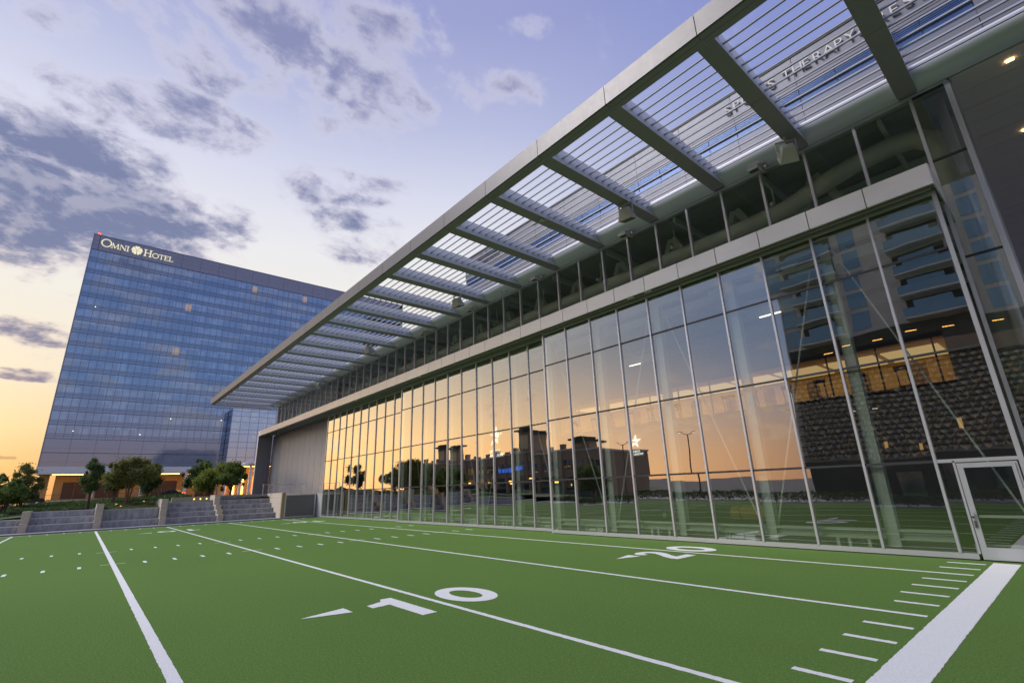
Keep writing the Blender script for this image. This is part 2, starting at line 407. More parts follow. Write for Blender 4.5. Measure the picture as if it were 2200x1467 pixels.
# ------------------------------------------------------------------ mesh helpers
def bx(bm, x0, x1, y0, y1, z0, z1):
    v = [bm.verts.new(p) for p in ((x0, y0, z0), (x1, y0, z0), (x1, y1, z0), (x0, y1, z0), (x0, y0, z1), (x1, y0, z1), (x1, y1, z1), (x0, y1, z1))]
    for f in ((0, 3, 2, 1), (4, 5, 6, 7), (0, 1, 5, 4), (1, 2, 6, 5), (2, 3, 7, 6), (3, 0, 4, 7)):
        bm.faces.new([v[i] for i in f])
def prism(bm, pts, axis, a, b):
    """extrude a 2D polygon along axis ('x': pts are (y,z); 'y': (x,z); 'z': (x,y))"""
    def P(p, h):
        return {'x': (h, p[0], p[1]), 'y': (p[0], h, p[1]), 'z': (p[0], p[1], h)}[axis]
    A = [bm.verts.new(P(p, a)) for p in pts]; Bv = [bm.verts.new(P(p, b)) for p in pts]
    n = len(pts)
    bm.faces.new(A[::-1]); bm.faces.new(Bv)
    for i in range(n): bm.faces.new((A[i], A[(i+1) % n], Bv[(i+1) % n], Bv[i]))
def tube(bm, path, radii, seg=8, cap=True):
    rings = []
    for i, p in enumerate(path):
        p = Vector(p)
        d = (Vector(path[min(i+1, len(path)-1)]) - Vector(path[max(i-1, 0)])).normalized()
        s = d.cross(Vector((0, 0, 1)))
        if s.length < 1e-3: s = Vector((1, 0, 0))
        s.normalize(); q = s.cross(d)
        r = radii[i] if isinstance(radii, (list, tuple)) else radii
        rings.append([bm.verts.new(p + r*(math.cos(2*math.pi*k/seg)*s + math.sin(2*math.pi*k/seg)*q)) for k in range(seg)])
    for a, b in zip(rings, rings[1:]):
        for k in range(seg): bm.faces.new((a[k], a[(k+1) % seg], b[(k+1) % seg], b[k]))
    if cap: bm.faces.new(rings[0][::-1]); bm.faces.new(rings[-1])
def bar(bm, p, q, w, h):
    """box bar from p to q"""
    p, q = Vector(p), Vector(q); d = (q-p).normalized(); s = d.cross(Vector((0, 0, 1)))
    if s.length < 1e-3: s = Vector((1, 0, 0))
    s.normalize(); u = s.cross(d)
    vs_ = [bm.verts.new(e + a*w/2*s + b*h/2*u) for e in (p, q) for a, b in ((-1, -1), (1, -1), (1, 1), (-1, 1))]
    for f in ((0, 1, 2, 3), (7, 6, 5, 4), (0, 4, 5, 1), (1, 5, 6, 2), (2, 6, 7, 3), (3, 7, 4, 0)): bm.faces.new([vs_[i] for i in f])
def mesh(bm, name, smooth_=False):
    bmesh.ops.recalc_face_normals(bm, faces=bm.faces)
    me = bpy.data.meshes.new(name); bm.to_mesh(me); bm.free()
    if smooth_:
        for p in me.polygons: p.use_smooth = True
    return me
def ob(name, me, mat=None, parent=None, loc=None, rot=None, smooth_=False):
    if isinstance(me, bmesh.types.BMesh): me = mesh(me, name, smooth_)
    o = bpy.data.objects.new(name, me); COL.objects.link(o)
    if mat and not me.materials: me.materials.append(MATS[mat])
    if parent: o.parent = parent
    if loc: o.location = loc
    if rot: o.rotation_euler = rot
    return o
def box(name, b, mat, parent=None):
    """box part centred on its own origin, so alike ones can share a mesh"""
    x0, x1, y0, y1, z0, z1 = b
    key = (round(x1-x0, 4), round(y1-y0, 4), round(z1-z0, 4), mat)
    me = BOXES.get(key)
    if me is None:
        bm = bmesh.new(); bx(bm, -key[0]/2, key[0]/2, -key[1]/2, key[1]/2, -key[2]/2, key[2]/2); me = mesh(bm, name); BOXES[key] = me
    return ob(name, me, mat, parent, ((x0+x1)/2, (y0+y1)/2, (z0+z1)/2))
BOXES = {}
def settle(o, k=.0038):
    o.rotation_euler = (random.gauss(0, k), 0, random.gauss(0, k)); return o
def tag(o, label=None, cat=None, group=None, kind=None):
    if label: o['label'] = label
    if cat: o['category'] = cat
    if group: o['group'] = group
    if kind: o['kind'] = kind
    return o
def thing(name, label, cat, loc=(0, 0, 0), group=None):
    o = bpy.data.objects.new(name, None); COL.objects.link(o); o.location = loc; o.empty_display_size = .2
    return tag(o, label, cat, group)
_txt = {}
def text_mesh(ch, size, depth, mat, shear=0.0):
    k = (ch, size, depth, mat, shear)
    if k not in _txt:
        cu = bpy.data.curves.new('letter', 'FONT'); cu.body = ch; cu.size = size; cu.extrude = depth/2; cu.shear = shear
        cu.offset = -size*.006; cu.resolution_u = 4
        o = bpy.data.objects.new('letter_tmp', cu); COL.objects.link(o)
        bpy.context.view_layer.update()
        me = bpy.data.meshes.new_from_object(o.evaluated_get(bpy.context.evaluated_depsgraph_get()))
        bpy.data.objects.remove(o); me.name = 'letter'; me.materials.clear(); me.materials.append(MATS[mat])
        _txt[k] = me
    return _txt[k]

# ================================================================== GROUND
def struct(name, bm, mat, parent=None):
    o = ob(name, bm, mat, parent)
    o['kind'] = 'structure'; return o
bm = bmesh.new(); bx(bm, -3000, 3000, -3000, 3000, -1.2, -.06)
struct('ground', bm, 'asphalt')
bm = bmesh.new(); bx(bm, -52.45, 14, -15.6, 18.74, -.25, 0)
field = struct('football_field', bm, 'turf')
bm = bmesh.new(); bx(bm, -52.2, .0, 18.78, 42, -.2, .0)
struct('indoor_field', bm, 'indoor_turf')
bm = bmesh.new(); bx(bm, .02, 40, 18.78, 60, -.2, -.02)
struct('passage_paving', bm, 'paving')
bm = bmesh.new(); bx(bm, -54.5, -52.49, -16, 18.5, -.25, .10)
struct('border_pavement', bm, 'paving')
bm = bmesh.new(); bx(bm, -130, 60, -22, -15.64, -.25, .02)
struct('street_pavement', bm, 'paving')

S = 4.572; YA = 1.2416
ZL = .004
def flat(name, pts, holes=None, z=ZL):
    bm = bmesh.new()
    q = []
    for a, b in zip(pts, pts[1:]+pts[:1]):      # fibre edges: a slightly ragged outline where it lies close
        ln_ = math.hypot(b[0]-a[0], b[1]-a[1])
        if max(a[0], b[0]) < -20: q.append(a); continue
        n_ = max(1, int(ln_/.045)) if ln_ < 20 else int(ln_/.06)
        for i in range(n_):
            f = i/n_; x_ = a[0]+(b[0]-a[0])*f; y_ = a[1]+(b[1]-a[1])*f
            if x_ < -16 and i: continue
            q.append((x_+random.gauss(0, .0035), y_+random.gauss(0, .0035)))
    prism(bm, q, 'z', .0006, z)
    return ob(name, bm, 'line_paint', field)
def rect(name, x0, x1, y0, y1, z=ZL):
    return flat(name, [(x0, y0), (x1, y0), (x1, y1), (x0, y1)], z=z)
rect('sideline_stripe', -2.184, -1.706, -15.2, 17.15)
rect('sideline_stripe', -51.62, -51.52, -15.2, 17.2)
for k in range(-3, 4):
    w = .075 if k == 0 else .052
    rect('yard_line', -51.5, -2.28, YA+k*S-w, YA+k*S+w)
for k in range(-15, 18):
    y = YA + k*S/5
    if y > 17.2: continue
    if k % 5:
        rect('hash_mark', -23.87, -23.22, y-.05, y+.05)
        rect('hash_mark', -30.42, -29.80, y-.05, y+.05)
        rect('tick_mark', -2.9 if y < 12 else -3.0, -2.28, y-.05, y+.05)
        rect('tick_mark', -51.5, -50.9, y-.05, y+.05)
    else:
        for xc in (-23.8, -29.57):
            for s in (-1, 1): rect('hash_cross', xc-.03, xc+.03, min(y+s*.06, y+s*.36), max(y+s*.06, y+s*.36))
def ring(cx, cy, a, b, ai, bi, n=40):
    bm = bmesh.new()
    o1 = [(cx+a*math.cos(2*math.pi*i/n), cy+b*math.sin(2*math.pi*i/n)) for i in range(n)]
    o2 = [(cx+ai*math.cos(2*math.pi*i/n), cy+bi*math.sin(2*math.pi*i/n)) for i in range(n)]
    V = [[bm.verts.new((p[0], p[1], z)) for p in L_] for L_ in (o1, o2) for z in (.0006, ZL)]
    for i in range(n):
        j = (i+1) % n
        bm.faces.new((V[1][i], V[1][j], V[3][j], V[3][i])); bm.faces.new((V[0][i], V[2][i], V[2][j], V[0][j]))
        bm.faces.new((V[0][i], V[0][j], V[1][j], V[1][i])); bm.faces.new((V[2][i], V[3][i], V[3][j], V[2][j]))
    return ob('field_numeral', bm, 'line_paint', field)
def numerals(yl, digit, fx, fy):
    """yl: yard line y; fx maps local x (top -10.3 ... bottom -8.5), fy mirrors for the far side"""
    F = lambda pts: [(fx(x), yl+fy*(y)) for x, y in pts]
    ring(fx(-9.43), yl+fy*.94, .86, .56, .50, .26)
    if digit == '1':
        pts = [(-10.02, -1.02), (-9.76, -1.02), (-9.80, -.64), (-8.53, -.63), (-8.54, -.33), (-10.37, -.34), (-10.38, -.57), (-10.17, -.66)]
    else:
        outer = [(-9.78, -1.13), (-9.98, -1.22), (-10.20, -1.12), (-10.33, -.85), (-10.22, -.50), (-9.98, -.36), (-9.70, -.36), (-9.40, -.50), (-9.12, -.72), (-8.86, -.88), (-8.86, -.30), (-8.54, -.30), (-8.54, -1.30), (-8.78, -1.30), (-9.10, -1.12), (-9.48, -.84), (-9.75, -.66), (-9.95, -.66), (-10.04, -.80), (-9.98, -.95), (-9.80, -.98)]
        pts = outer
    flat('field_numeral', F(pts))
    flat('direction_arrow', F([(-10.0, -2.3), (-9.76, -1.42), (-10.22, -1.42)]))
for dig, k in (('1', 1), ('2', 3)):
    numerals(YA+k*S-.14, dig, lambda x: x, 1)
    yl = YA+k*S+.14
    # far side: turned to be read from the other sideline, so the order of digits is swapped about the line
    fx = lambda x: -53.5 - x
    ring(fx(-9.43), yl-.94, .72, .56, .46, .28)
    flat('field_numeral', [(fx(x), yl-y) for x, y in [(-10.02, -1.02), (-9.76, -1.02), (-9.80, -.64), (-8.53, -.63), (-8.54, -.33), (-10.37, -.34), (-10.38, -.57), (-10.17, -.66)]])
    flat('direction_arrow', [(fx(-9.9), yl-2.7), (fx(-10.12), yl-1.85), (fx(-9.7), yl-1.85)])

# ================================================================== TRAINING HALL
hall = thing('training_hall', 'long glass fronted training hall with louvred canopy beside the turf field', 'building', (-36, 18.7, 0))
hall_inv = Matrix.Translation((36, -18.7, 0))
def H(o):
    o.parent = hall; o.matrix_parent_inverse = hall_inv; return o
YF, YC, ZC = 11.0, 18.7, 14.1
JX = [-4.32+3.25*k for k in range(4, -22, -1)]       # beam centre lines, right to left
XL = -74.4
# --- canopy
bm = bmesh.new(); bx(bm, XL, JX[0], 11.09, 11.30, ZC+.02, ZC+.68)
canopy = H(ob('canopy', bm, 'soffit_grey'))
edges = JX + [XL]
bmp = bmesh.new()
for i in range(len(edges)-1):
    x1, x0 = edges[i]-.012, edges[i+1]+.012
    box('fascia_panel', (x0, x1, YF, YF+.08, ZC-.01, ZC+.73), 'fascia_metal', canopy)
    box('soffit_strip', (x0, x1, YF+.085, YF+.28, ZC-.004, ZC+.018), 'soffit_grey', canopy)
    box('soffit_strip', (x0, x1, YF+.295, YF+.50, ZC-.004, ZC+.018), 'soffit_grey', canopy)
# beams
def beam_mesh():
    bm = bmesh.new()
    prism(bm, [(-.26, 0), (.26, 0), (.26, .20), (.225, .22), (.225, .70), (-.225, .70), (-.225, .22), (-.26, .20)], 'y', YF+.505, YF+3.85)
    prism(bm, [(-.26, 0), (.26, 0), (.26, .20), (.225, .22), (.225, .70), (-.225, .70), (-.225, .22), (-.26, .20)], 'y', YF+3.862, YC-.12)
    for yy in np.arange(YF+.9, YC-.5, .85):
        for s in (-1, 1): bx(bm, min(s*.222, s*.232), max(s*.222, s*.232), yy, yy+.02, .22, .70)
    return mesh(bm, 'canopy_beam')
t = NT('beam_paint')
g_ = t.n('ShaderNodeNewGeometry'); nz = t.noise(1.3, 4, obj=False)
t.done(t.pbr(t.mix(nz, C(.72, .72, .77), C(.80, .80, .85)), .42, .15))
bmesh_beam = beam_mesh()
bm = bmesh.new(); bx(bm, -.265, .265, YF+.51, YF+3.845, -.012, -.001); bx(bm, -.265, .265, YF+3.865, YC-.125, -.012, -.001); cover = mesh(bm, 'shade_plate')  # added plate under each beam; its darker grey paints in the underside shade
for x in edges:
    b_ = ob('canopy_beam', bmesh_beam, 'beam_paint', canopy, (x if x != XL else XL+.27, 0, ZC-.012))
    ob('shade_plate', cover, 'soffit_grey', b_)  # added plate, paints in the beam's underside shade
# louvres
lp = []
nl = 7
for i in range(nl+1):
    a = i/nl; lp.append((.15*a**1.6-.02, .17*a))
lp += [(.15*(i/nl)**1.6+.030, .17*(i/nl)-.008) for i in range(nl, -1, -1)]
def louver_bm(bm, L_, x=0, y=0, z=0):
    prism(bm, [(p[0]+y, p[1]+z) for p in lp], 'x', x-L_/2, x+L_/2)
bm = bmesh.new(); louver_bm(bm, 3.25-.46); lmesh = mesh(bm, 'louver')
count = 0; bmrest = bmesh.new()
ys = [YF+.68+.40*k for k in range(16)]
for i in range(len(edges)-1):
    x1, x0 = edges[i], edges[i+1]
    if i == len(edges)-2: continue
    for y in ys:
        if 1 <= i and count < 300:
            ob('louver', lmesh, 'white_metal', canopy, ((x0+x1)/2, y, ZC+.20)); count += 1
        else: louver_bm(bmrest, 3.25-.46, (x0+x1)/2, y, ZC+.20)
x1, x0 = edges[-2], XL+.27
for y in ys: louver_bm(bmrest, x1-x0-.4, (x0+x1)/2, y, ZC+.20)
o = ob('louvers', bmrest, 'white_metal', canopy); o['kind'] = 'stuff'
# rounded cove tube at the back of each bay
bm = bmesh.new()
prof = [(18.60, 14.64), (17.97, 14.64)] + [(18.60+.64*math.cos(a), 14.62+.54*math.sin(a)) for a in np.linspace(math.radians(182), math.radians(266), 14)] + [(18.66, 14.07)]
prism(bm, [(y, z) for y, z in prof], 'x', -1.395, 1.395)
cove = mesh(bm, 'cove_panel', True)
try:
    cove.set_sharp_from_angle(angle=math.radians(40))
except Exception: pass
for i in range(len(edges)-2):
    ob('cove_panel', cove, 'cove_white', canopy, ((edges[i]+edges[i+1])/2, 0, 0))
# --- clerestory
MX = [-1.05-1.625*k for k in range(0, 44)]
bm = bmesh.new(); bx(bm, -72.6, -.1, YC-.03, YC+.16, 13.93, 14.06); bx(bm, -72.6, -1.1, YC-.02, YC+.15, 10.66, 10.76)
cler = H(ob('clerestory', bm, 'mullion_metal'))
for x in MX:
    box('mullion', (x-.045, x+.045, YC-.10, YC+.08, 10.76 if x < -1.2 else .02, 13.93), 'mullion_metal', cler)
for a, b in zip(MX, MX[1:]): box('pane', (b+.046, a-.046, YC-.02, YC+.004, 10.765, 13.925), 'cler_glass', cler)
box('corner_mullion', (-.20, -.06, YC-.12, YC+.10, .02, 13.93), 'mullion_metal', cler)
zz = [.05, 2.40, 5.30, 8.20, 11.52, 13.925]
for a, b in zip(zz, zz[1:]):
    box('pane', (-1.013, -.202, YC-.02, YC+.004, a+.03, b-.03), 'door_glass', cler)
    box('transom', (-1.013, -.202, YC-.05, YC+.04, b-.03, b+.03), 'dark_rubber', cler)
# --- header box over the doors
bm = bmesh.new(); bx(bm, -72.7, -1.06, 16.98, 18.62, 10.12, 10.62)
head = H(ob('header_box', bm, 'soffit_grey'))
x = -1.03
while x > -72.6:
    x0 = max(x-1.61, -72.75)
    box('header_panel', (x0+.014, x-.014, 16.9, 16.97, 10.0, 10.66), 'panel_metal', head); x -= 1.61
box('end_plate', (-1.055, -1.02, 16.975, 18.60, 10.0, 10.655), 'panel_metal', head)
box('top_plate', (-72.7, -1.06, 16.972, 18.66, 10.625, 10.652), 'panel_metal', head)
for y in (17.12, 17.70, 18.16): box('door_track', (-72.4, -1.15, y, y+.10, 9.96, 10.115), 'soffit_grey', head)
for x in (-10.8, -11.7, -30, -41, -60): box('track_bracket', (x, x+.35, 16.99, 17.09, 9.96, 10.1), 'fixture_grey', head)
# --- the three sliding glass doors
TZ = [.16, 2.44, 5.35, 8.22, 9.93]
def sliding_door(xr, y, door=False, label=None):
    n = 10; m = 1.645; xl = xr-n*m
    bm = bmesh.new()
    bx(bm, xl-.05, xl+.05, y-.06, y+.10, .02, 10.03); bx(bm, xr-.05, xr+.05, y-.06, y+.10, .02, 10.03)
    bx(bm, xl+.05, xr-.05, y-.06, y+.10, 9.93, 10.03)
    xe = xr-.05 if not door else xr-1.30
    bx(bm, xl+.05, xe, y-.06, y+.10, .03, .16)
    d = H(ob('sliding_door', bm, 'mullion_metal'))
    if label: d['label'] = label
    xs = [xl+m*k for k in range(n+1)]
    for k in range(1, n): box('mullion', (xs[k]-.032, xs[k]+.032, y-.075, y+.08, .16, 9.93), 'mullion_metal', d)
    for k in range(n):
        a = xs[k]+(.05 if k == 0 else .032); b = xs[k+1]-(.05 if k == n-1 else .032)
        for j in range(4):
            z0, z1 = TZ[j], TZ[j+1]
            if door and k == n-1 and j == 0:
                b2 = xs[k+1]-1.30
                box('mullion', (b2, b2+.05, y-.06, y+.06, .16, 2.43), 'mullion_metal', d)
                box('pane', (a, b2, y-.012, y+.012, z0, z1-.03), 'door_glass', d)
            else:
                settle(box('pane', (a, b, y-.012, y+.012, z0+(.034 if j else 0), z1-(.034 if j < 3 else 0)), 'door_glass', d))
            if j < 3:
                lit_ = door and k == n-1 and j == 0
                box('transom', (a, b, y-(.06 if lit_ else .035), y+.03, z1-(.045 if lit_ else .033), z1+(.045 if lit_ else .033)), 'mullion_metal' if lit_ else 'dark_rubber', d)
    # steel frame behind the glass that carries the leaf
    for k in range(0, n, 2):
        xx = xs[k]+.10
        bm = bmesh.new(); bx(bm, xx, xx+.30, y+.13, y+.16, .2, 9.9); bx(bm, xx, xx+.30, y+.40, y+.43, .2, 9.9); bx(bm, xx+.13, xx+.17, y+.161, y+.399, .2, 9.9)
        ob('door_post', bm, 'steel_green', d)
        bm = bmesh.new()
        xa, xb = xs[k]+.4, xs[min(k+2, n)]-.1
        bar(bm, (xa if k % 4 == 0 else xb, y+.30, 9.6), (xb if k % 4 == 0 else xa, y+.30, .64), .045, .045)
        ob('tie_rod', bm, 'steel_green', d)
    bm = bmesh.new(); bx(bm, xl+.1, xr-.1-(1.6 if door else 0), y+.14, y+.42, .38, .43); bx(bm, xl+.1, xr-.1-(1.6 if door else 0), y+.26, y+.30, .43, .60); bx(bm, xl+.1, xr-.1-(1.6 if door else 0), y+.14, y+.42, .60, .66)
    ob('bottom_beam', bm, 'steel_green', d)
    bm = bmesh.new(); bx(bm, xl+.1, xr-.1, y+.14, y+.40, 9.45, 9.85)
    ob('top_beam', bm, 'steel_green', d)
    bm = bmesh.new(); bx(bm, xl+.1, xr-.1-(1.6 if door else 0), y+.44, y+.46, .03, .34)
    ob('kick_plate', bm, 'steel_green', d)
    for k in range(n):
        if k % 4 == 1:
            bm = bmesh.new(); tube(bm, [(xs[k]+.35, y+.24, .21), (xs[k]+.95, y+.24, .21)], .10, 12); bx(bm, xs[k]+.96, xs[k]+1.30, y+.12, y+.36, .08, .34); bx(bm, xs[k]+.50, xs[k]+1.25, y+.20, y+.28, .341, .375)
            for q in (.3, .42, .9): bx(bm, xs[k]+q, xs[k]+q+.02, y+.10, y+.38, .08, .335)
            ob('drive_motor', bm, 'steel_green', d)
        elif k % 4 == 3 and not (door and k == n-1):
            for q in (.45, .75, 1.25): box('beam_leg', (xs[k]+q, xs[k]+q+.08, y+.14, y+.40, .04, .375), 'steel_green', d)
    bm = bmesh.new(); bx(bm, xl, xr-(1.3 if door else 0), y-.05, y+.3, .001, .028)
    ob('floor_track', bm, 'dark_rubber', d)
    return d
d1 = sliding_door(-1.15, 17.5, True)
d2 = sliding_door(-17.68, 17.95)
d3 = sliding_door(-34.45, 18.36)
# personnel door in the right leaf
bm = bmesh.new()
for b in ((-2.385, -2.265, .03, 2.37), (-1.355, -1.235, .03, 2.37), (-2.265, -1.355, 2.25, 2.37), (-2.265, -1.355, .03, .32)): bx(bm, b[0], b[1], 17.46, 17.52, b[2], b[3])
pd = H(ob('personnel_door', bm, 'mullion_metal')); pd['label'] = 'grey framed glass door'
box('door_pane', (-2.264, -1.356, 17.48, 17.50, .321, 2.249), 'door_glass', pd)
bm = bmesh.new(); bx(bm, -2.365, -2.31, 17.435, 17.459, .78, .95); bx(bm, -2.36, -2.32, 17.41, 17.434, .84, .92)
ob('lock_plate', bm, 'fixture_dark', pd)
bm = bmesh.new(); bx(bm, -2.37, -2.32, 17.38, 17.459, 1.02, 1.06); bx(bm, -2.37, -2.32, 17.38, 17.40, 1.02, 1.20)
ob('door_handle', bm, 'mullion_metal', pd)
bm = bmesh.new(); tube(bm, [(-1.29, 17.44, 1.75), (-1.29, 17.44, 2.33)], .014, 6)
ob('hinge_rod', bm, 'mullion_metal', pd)
bm = bmesh.new(); bx(bm, -2.25, -1.37, 17.53, 17.57, 1.02, 1.08); ob('push_bar', bm, 'panel_metal', pd)
# --- louvred metal wall at the far end
bm = bmesh.new(); bx(bm, -72.6, -51.3, 18.86, 18.95, 2.32, 10.1)
lw = H(ob('louvred_wall', bm, 'dark_rubber'))
pw = (72.5-51.3)/11
bm = bmesh.new()
z = 2.40
while z < 10.0:
    prism(bm, [(18.70, z), (18.735, z), (18.755, z+.085), (18.72, z+.085)], 'x', .022, pw-.022); z += .115
bx(bm, .02, .05, 18.80, 18.85, 2.36, 10.0); bx(bm, pw-.05, pw-.02, 18.80, 18.85, 2.36, 10.0)
lpm = mesh(bm, 'louvre_panel')
for k in range(11): ob('louvre_panel', lpm, 'louvre_metal', lw, (-72.5+k*pw, 0, 0))
box('sill_rail', (-72.5, -51.3, 18.66, 18.855, 2.30, 2.36), 'mullion_metal', lw)
box('corner_trim', (-51.33, -51.2, 18.62, 18.84, .0, 10.0), 'mullion_metal', lw)
bm = bmesh.new(); bx(bm, -72.75, -72.55, 16.95, 18.7, 1.9, 10.1)
rw = H(ob('end_wall', bm, 'soffit_grey'))
z = 2.4
bm = bmesh.new()
while z < 9.95:
    bx(bm, -72.549, -72.52, 16.96, 18.66, z, z+.09); z += .115
ob('wall_ribs', bm, 'gate_mesh', rw); rw.children[0]['kind'] = 'stuff'
box('edge_trim', (-72.8, -72.5, 16.88, 16.945, 1.9, 10.0), 'panel_metal', rw)
# --- shell: roof, end and back walls, soffit of the passage
bm = bmesh.new(); bx(bm, -72.6, 30, 18.72, 44.5, 14.12, 14.6)
roof = H(ob('roof', bm, 'deck_dark'))
bm = bmesh.new(); bx(bm, -72.6, 0, 42, 42.4, 0, 7.9); bx(bm, -72.6, -40.4, 42, 42.4, 7.9, 14.1); bx(bm, -40.4, 0, 42, 42.4, 11.0, 14.1); bx(bm, -4.5, 0, 42, 42.4, 7.9, 11)
bw = H(ob('back_wall', bm, 'back_wall'))
bm = bmesh.new(); bx(bm, -72.6, -72.4, 18.96, 42, 0, 14.1); bx(bm, -72.4, -51.5, 19.2, 19.4, 0, 14.1); H(ob('side_wall', bm, 'back_wall'))
for k in range(22):
    y = 18.76+k*1.14
    box('soffit_board', (-.05, 30, y, y+1.125, 14.07, 14.115), 'dark_soffit', roof)
for (x, y) in ((1.29, 19.3), (1.31, 24.1), (1.31, 29.0), (6, 19.3), (6, 24.1)):
    o = box('soffit_light', (x-.09, x+.09, y-.04, y+.04, 14.03, 14.068), 'lamp_downlight', roof)
bm = bmesh.new()
for y in (21, 26, 31, 36, 41): bx(bm, -.10, -.02, y-.06, y+.06, 0, 14.05)
bx(bm, -.10, -.02, 18.82, 42, 13.9, 14.05); bx(bm, -.10, -.02, 18.82, 42, 0, .12)
ef = H(ob('side_frame', bm, 'mullion_metal'))
for a, b in ((18.84, 20.9), (21.1, 25.9), (26.1, 30.9), (31.1, 35.9), (36.1, 40.9)): box('side_pane', (-.075, -.05, a, b, .14, 13.88), 'cler_glass', ef)
# interior steel: trusses, ducts, joists
for k in range(22):
    x = -3.0-3.25*k
    bm = bmesh.new(); bar(bm, (x, 20.7, 10.3), (x-1.55, 20.7, 13.9), .36, .30); H(ob('truss_brace', bm, 'steel_green'))
    bm = bmesh.new(); bar(bm, (x-1.7, 20.7, 13.9), (x-3.2, 20.7, 10.3), .30, .26); H(ob('truss_brace', bm, 'steel_green'))
bm = bmesh.new(); bx(bm, -72, -1.5, 20.5, 20.9, 9.9, 10.3); H(ob('truss_chord', bm, 'steel_green'))
for y in (23, 27, 31, 35, 39): 
    bm = bmesh.new(); bx(bm, -72, -.2, y-.1, y+.1, 13.2, 14.0); H(ob('roof_joist', bm, 'steel_green'))
for k in range(18):
    x = -2-4*k; bm = bmesh.new(); bx(bm, x-.06, x+.06, 19.0, 41.8, 13.75, 14.05); H(ob('roof_purlin', bm, 'steel_green'))
bm = bmesh.new()
path = [(-72, 19.9, 12.45), (-8, 19.9, 12.5), (-5.6, 19.9, 12.62), (-4.4, 19.9, 12.95), (-3.2, 19.9, 13.22), (-2.0, 19.9, 13.3), (-1.3, 19.9, 13.2), (-.92, 19.9, 12.85), (-.78, 19.9, 12.3), (-.75, 19.9, 11.4), (-.75, 19.9, 4.2)]
tube(bm, path, .34, 18); H(ob('air_duct', bm, 'duct_paint', smooth_=True))
bm = bmesh.new(); tube(bm, [(-.40, 20.9, 13.9), (-.40, 20.9, 5)], .16, 10); H(ob('riser_pipe', bm, 'steel_green', smooth_=True))
bm = bmesh.new(); tube(bm, [(-.45, 19.3, .0), (-.45, 19.3, 13.9)], .13, 16); H(ob('round_column', bm, 'panel_metal', smooth_=True))
for k in range(14):
    x = -6-4.6*k; bm = bmesh.new(); bar(bm, (x, 19.9, 12.8), (x, 19.9, 14.0), .05, .05); bx(bm, x-.06, x+.06, 19.5, 20.3, 12.81, 12.95); H(ob('duct_hanger', bm, 'steel_green'))
# --- gym gallery in the back wall
bm = bmesh.new(); bx(bm, -40.4, -4.5, 42.0, 50, 7.6, 7.9); bx(bm, -40.4, -4.5, 42.0, 50, 11.0, 11.3); bx(bm, -40.4, -4.5, 49.8, 50, 7.9, 11.0); bx(bm, -40.6, -40.4, 42, 50, 7.9, 11); bx(bm, -4.5, -4.3, 42.4, 50, 7.9, 11)
gym = H(ob('gym_gallery', bm, 'gym_wall'))
for k in range(9): box('gallery_light', (-39.8+k*3.9, -36.4+k*3.9, 44.6, 49, 10.90, 10.98), 'lamp_gym', gym)
for k in range(12): box('gallery_mullion', (-40.4+k*3.2, -40.3+k*3.2, 42.05, 42.15, 7.9, 11.0), 'tower_dark', gym)
for k in range(9): box('partition', (-37+k*3.7, -36.1+k*3.7, 47, 47.3, 7.9, 10.2), 'brick_far', gym)
def treadmill(x, y):
    bm = bmesh.new(); bx(bm, x-.35, x+.35, y-.9, y+.9, 7.9, 8.1); bar(bm, (x-.3, y-.7, 8.1), (x-.3, y-.9, 9.2), .07, .07); bar(bm, (x+.3, y-.7, 8.1), (x+.3, y-.9, 9.2), .07, .07); bx(bm, x-.4, x+.4, y-.98, y-.82, 9.2, 9.5)
    ob('treadmill', bm, 'tower_dark', gym)
for k in range(13): treadmill(-38.5+k*2.6, 43.6+.4*(k % 2))
# ceiling strip lights inside the hall
for x, y in ((-12, 34), (-18, 24), (-26, 38)):
    H(box('hall_light', (x-.7, x+.7, y-.06, y+.06, 12.9, 12.97), 'lamp_white', None))

# interior loose things
def roll(x0, x1, y, r, label):
    bm = bmesh.new(); n = 10
    path = [(x0, y, r), (x0+.06, y, r), (x0+.14, y, r), (x1-.14, y, r), (x1-.06, y, r), (x1, y, r)]
    tube(bm, path, [r*.55, r*.86, r, r, r*.86, r*.55], 18)
    o = thing('foam_roll', label, 'exercise roll', ((x0+x1)/2, y, 0))
    q = ob('padded_cover', bm, 'yellow_pad', o, (-(x0+x1)/2, -y, 0), smooth_=True)
    bm = bmesh.new(); tube(bm, [(x0-.012, y, r), (x0, y, r)], r*.35, 12); tube(bm, [(x1, y, r), (x1+.012, y, r)], r*.35, 12)
    ob('end_patch', bm, 'fixture_dark', o, (-(x0+x1)/2, -y, 0))
    bm = bmesh.new()
    for s in (.28, .72): 
        xx = x0+(x1-x0)*s; tube(bm, [(xx-.03, y, r), (xx+.03, y, r)], r+.006, 18)
    ob('strap', bm, 'fixture_dark', o, (-(x0+x1)/2, -y, 0))
roll(-13.9, -11.7, 28.0, .40, 'yellow padded exercise roll lying on the indoor turf behind the glass')
pdm = thing('crash_mat', 'dark blue folded crash mat on the indoor turf behind the glass', 'gym mat', (-18.6, 27.5, 0))
box('mat_panel', (-1.6, 1.6, -.5, .5, 0.0, .24), 'blue_pad', pdm); box('mat_panel', (-1.6, 1.6, -.48, .52, .25, .5), 'blue_pad', pdm)
box('mat_tab', (.9, 1.1, -.52, -.5, .1, .4), 'white_paint', pdm)
hp = thing('hazard_post', 'yellow and black striped safety post just inside the middle glass', 'safety post', (-16.75, 18.35, 0))
box('striped_cover', (-.10, .10, -.06, .06, .05, 2.4), 'hazard_stripe', hp); box('base_plate', (-.15, .15, -.12, .12, 0, .05), 'fixture_dark', hp); box('cap', (-.11, .11, -.07, .07, 2.4, 2.44), 'fixture_dark', hp)

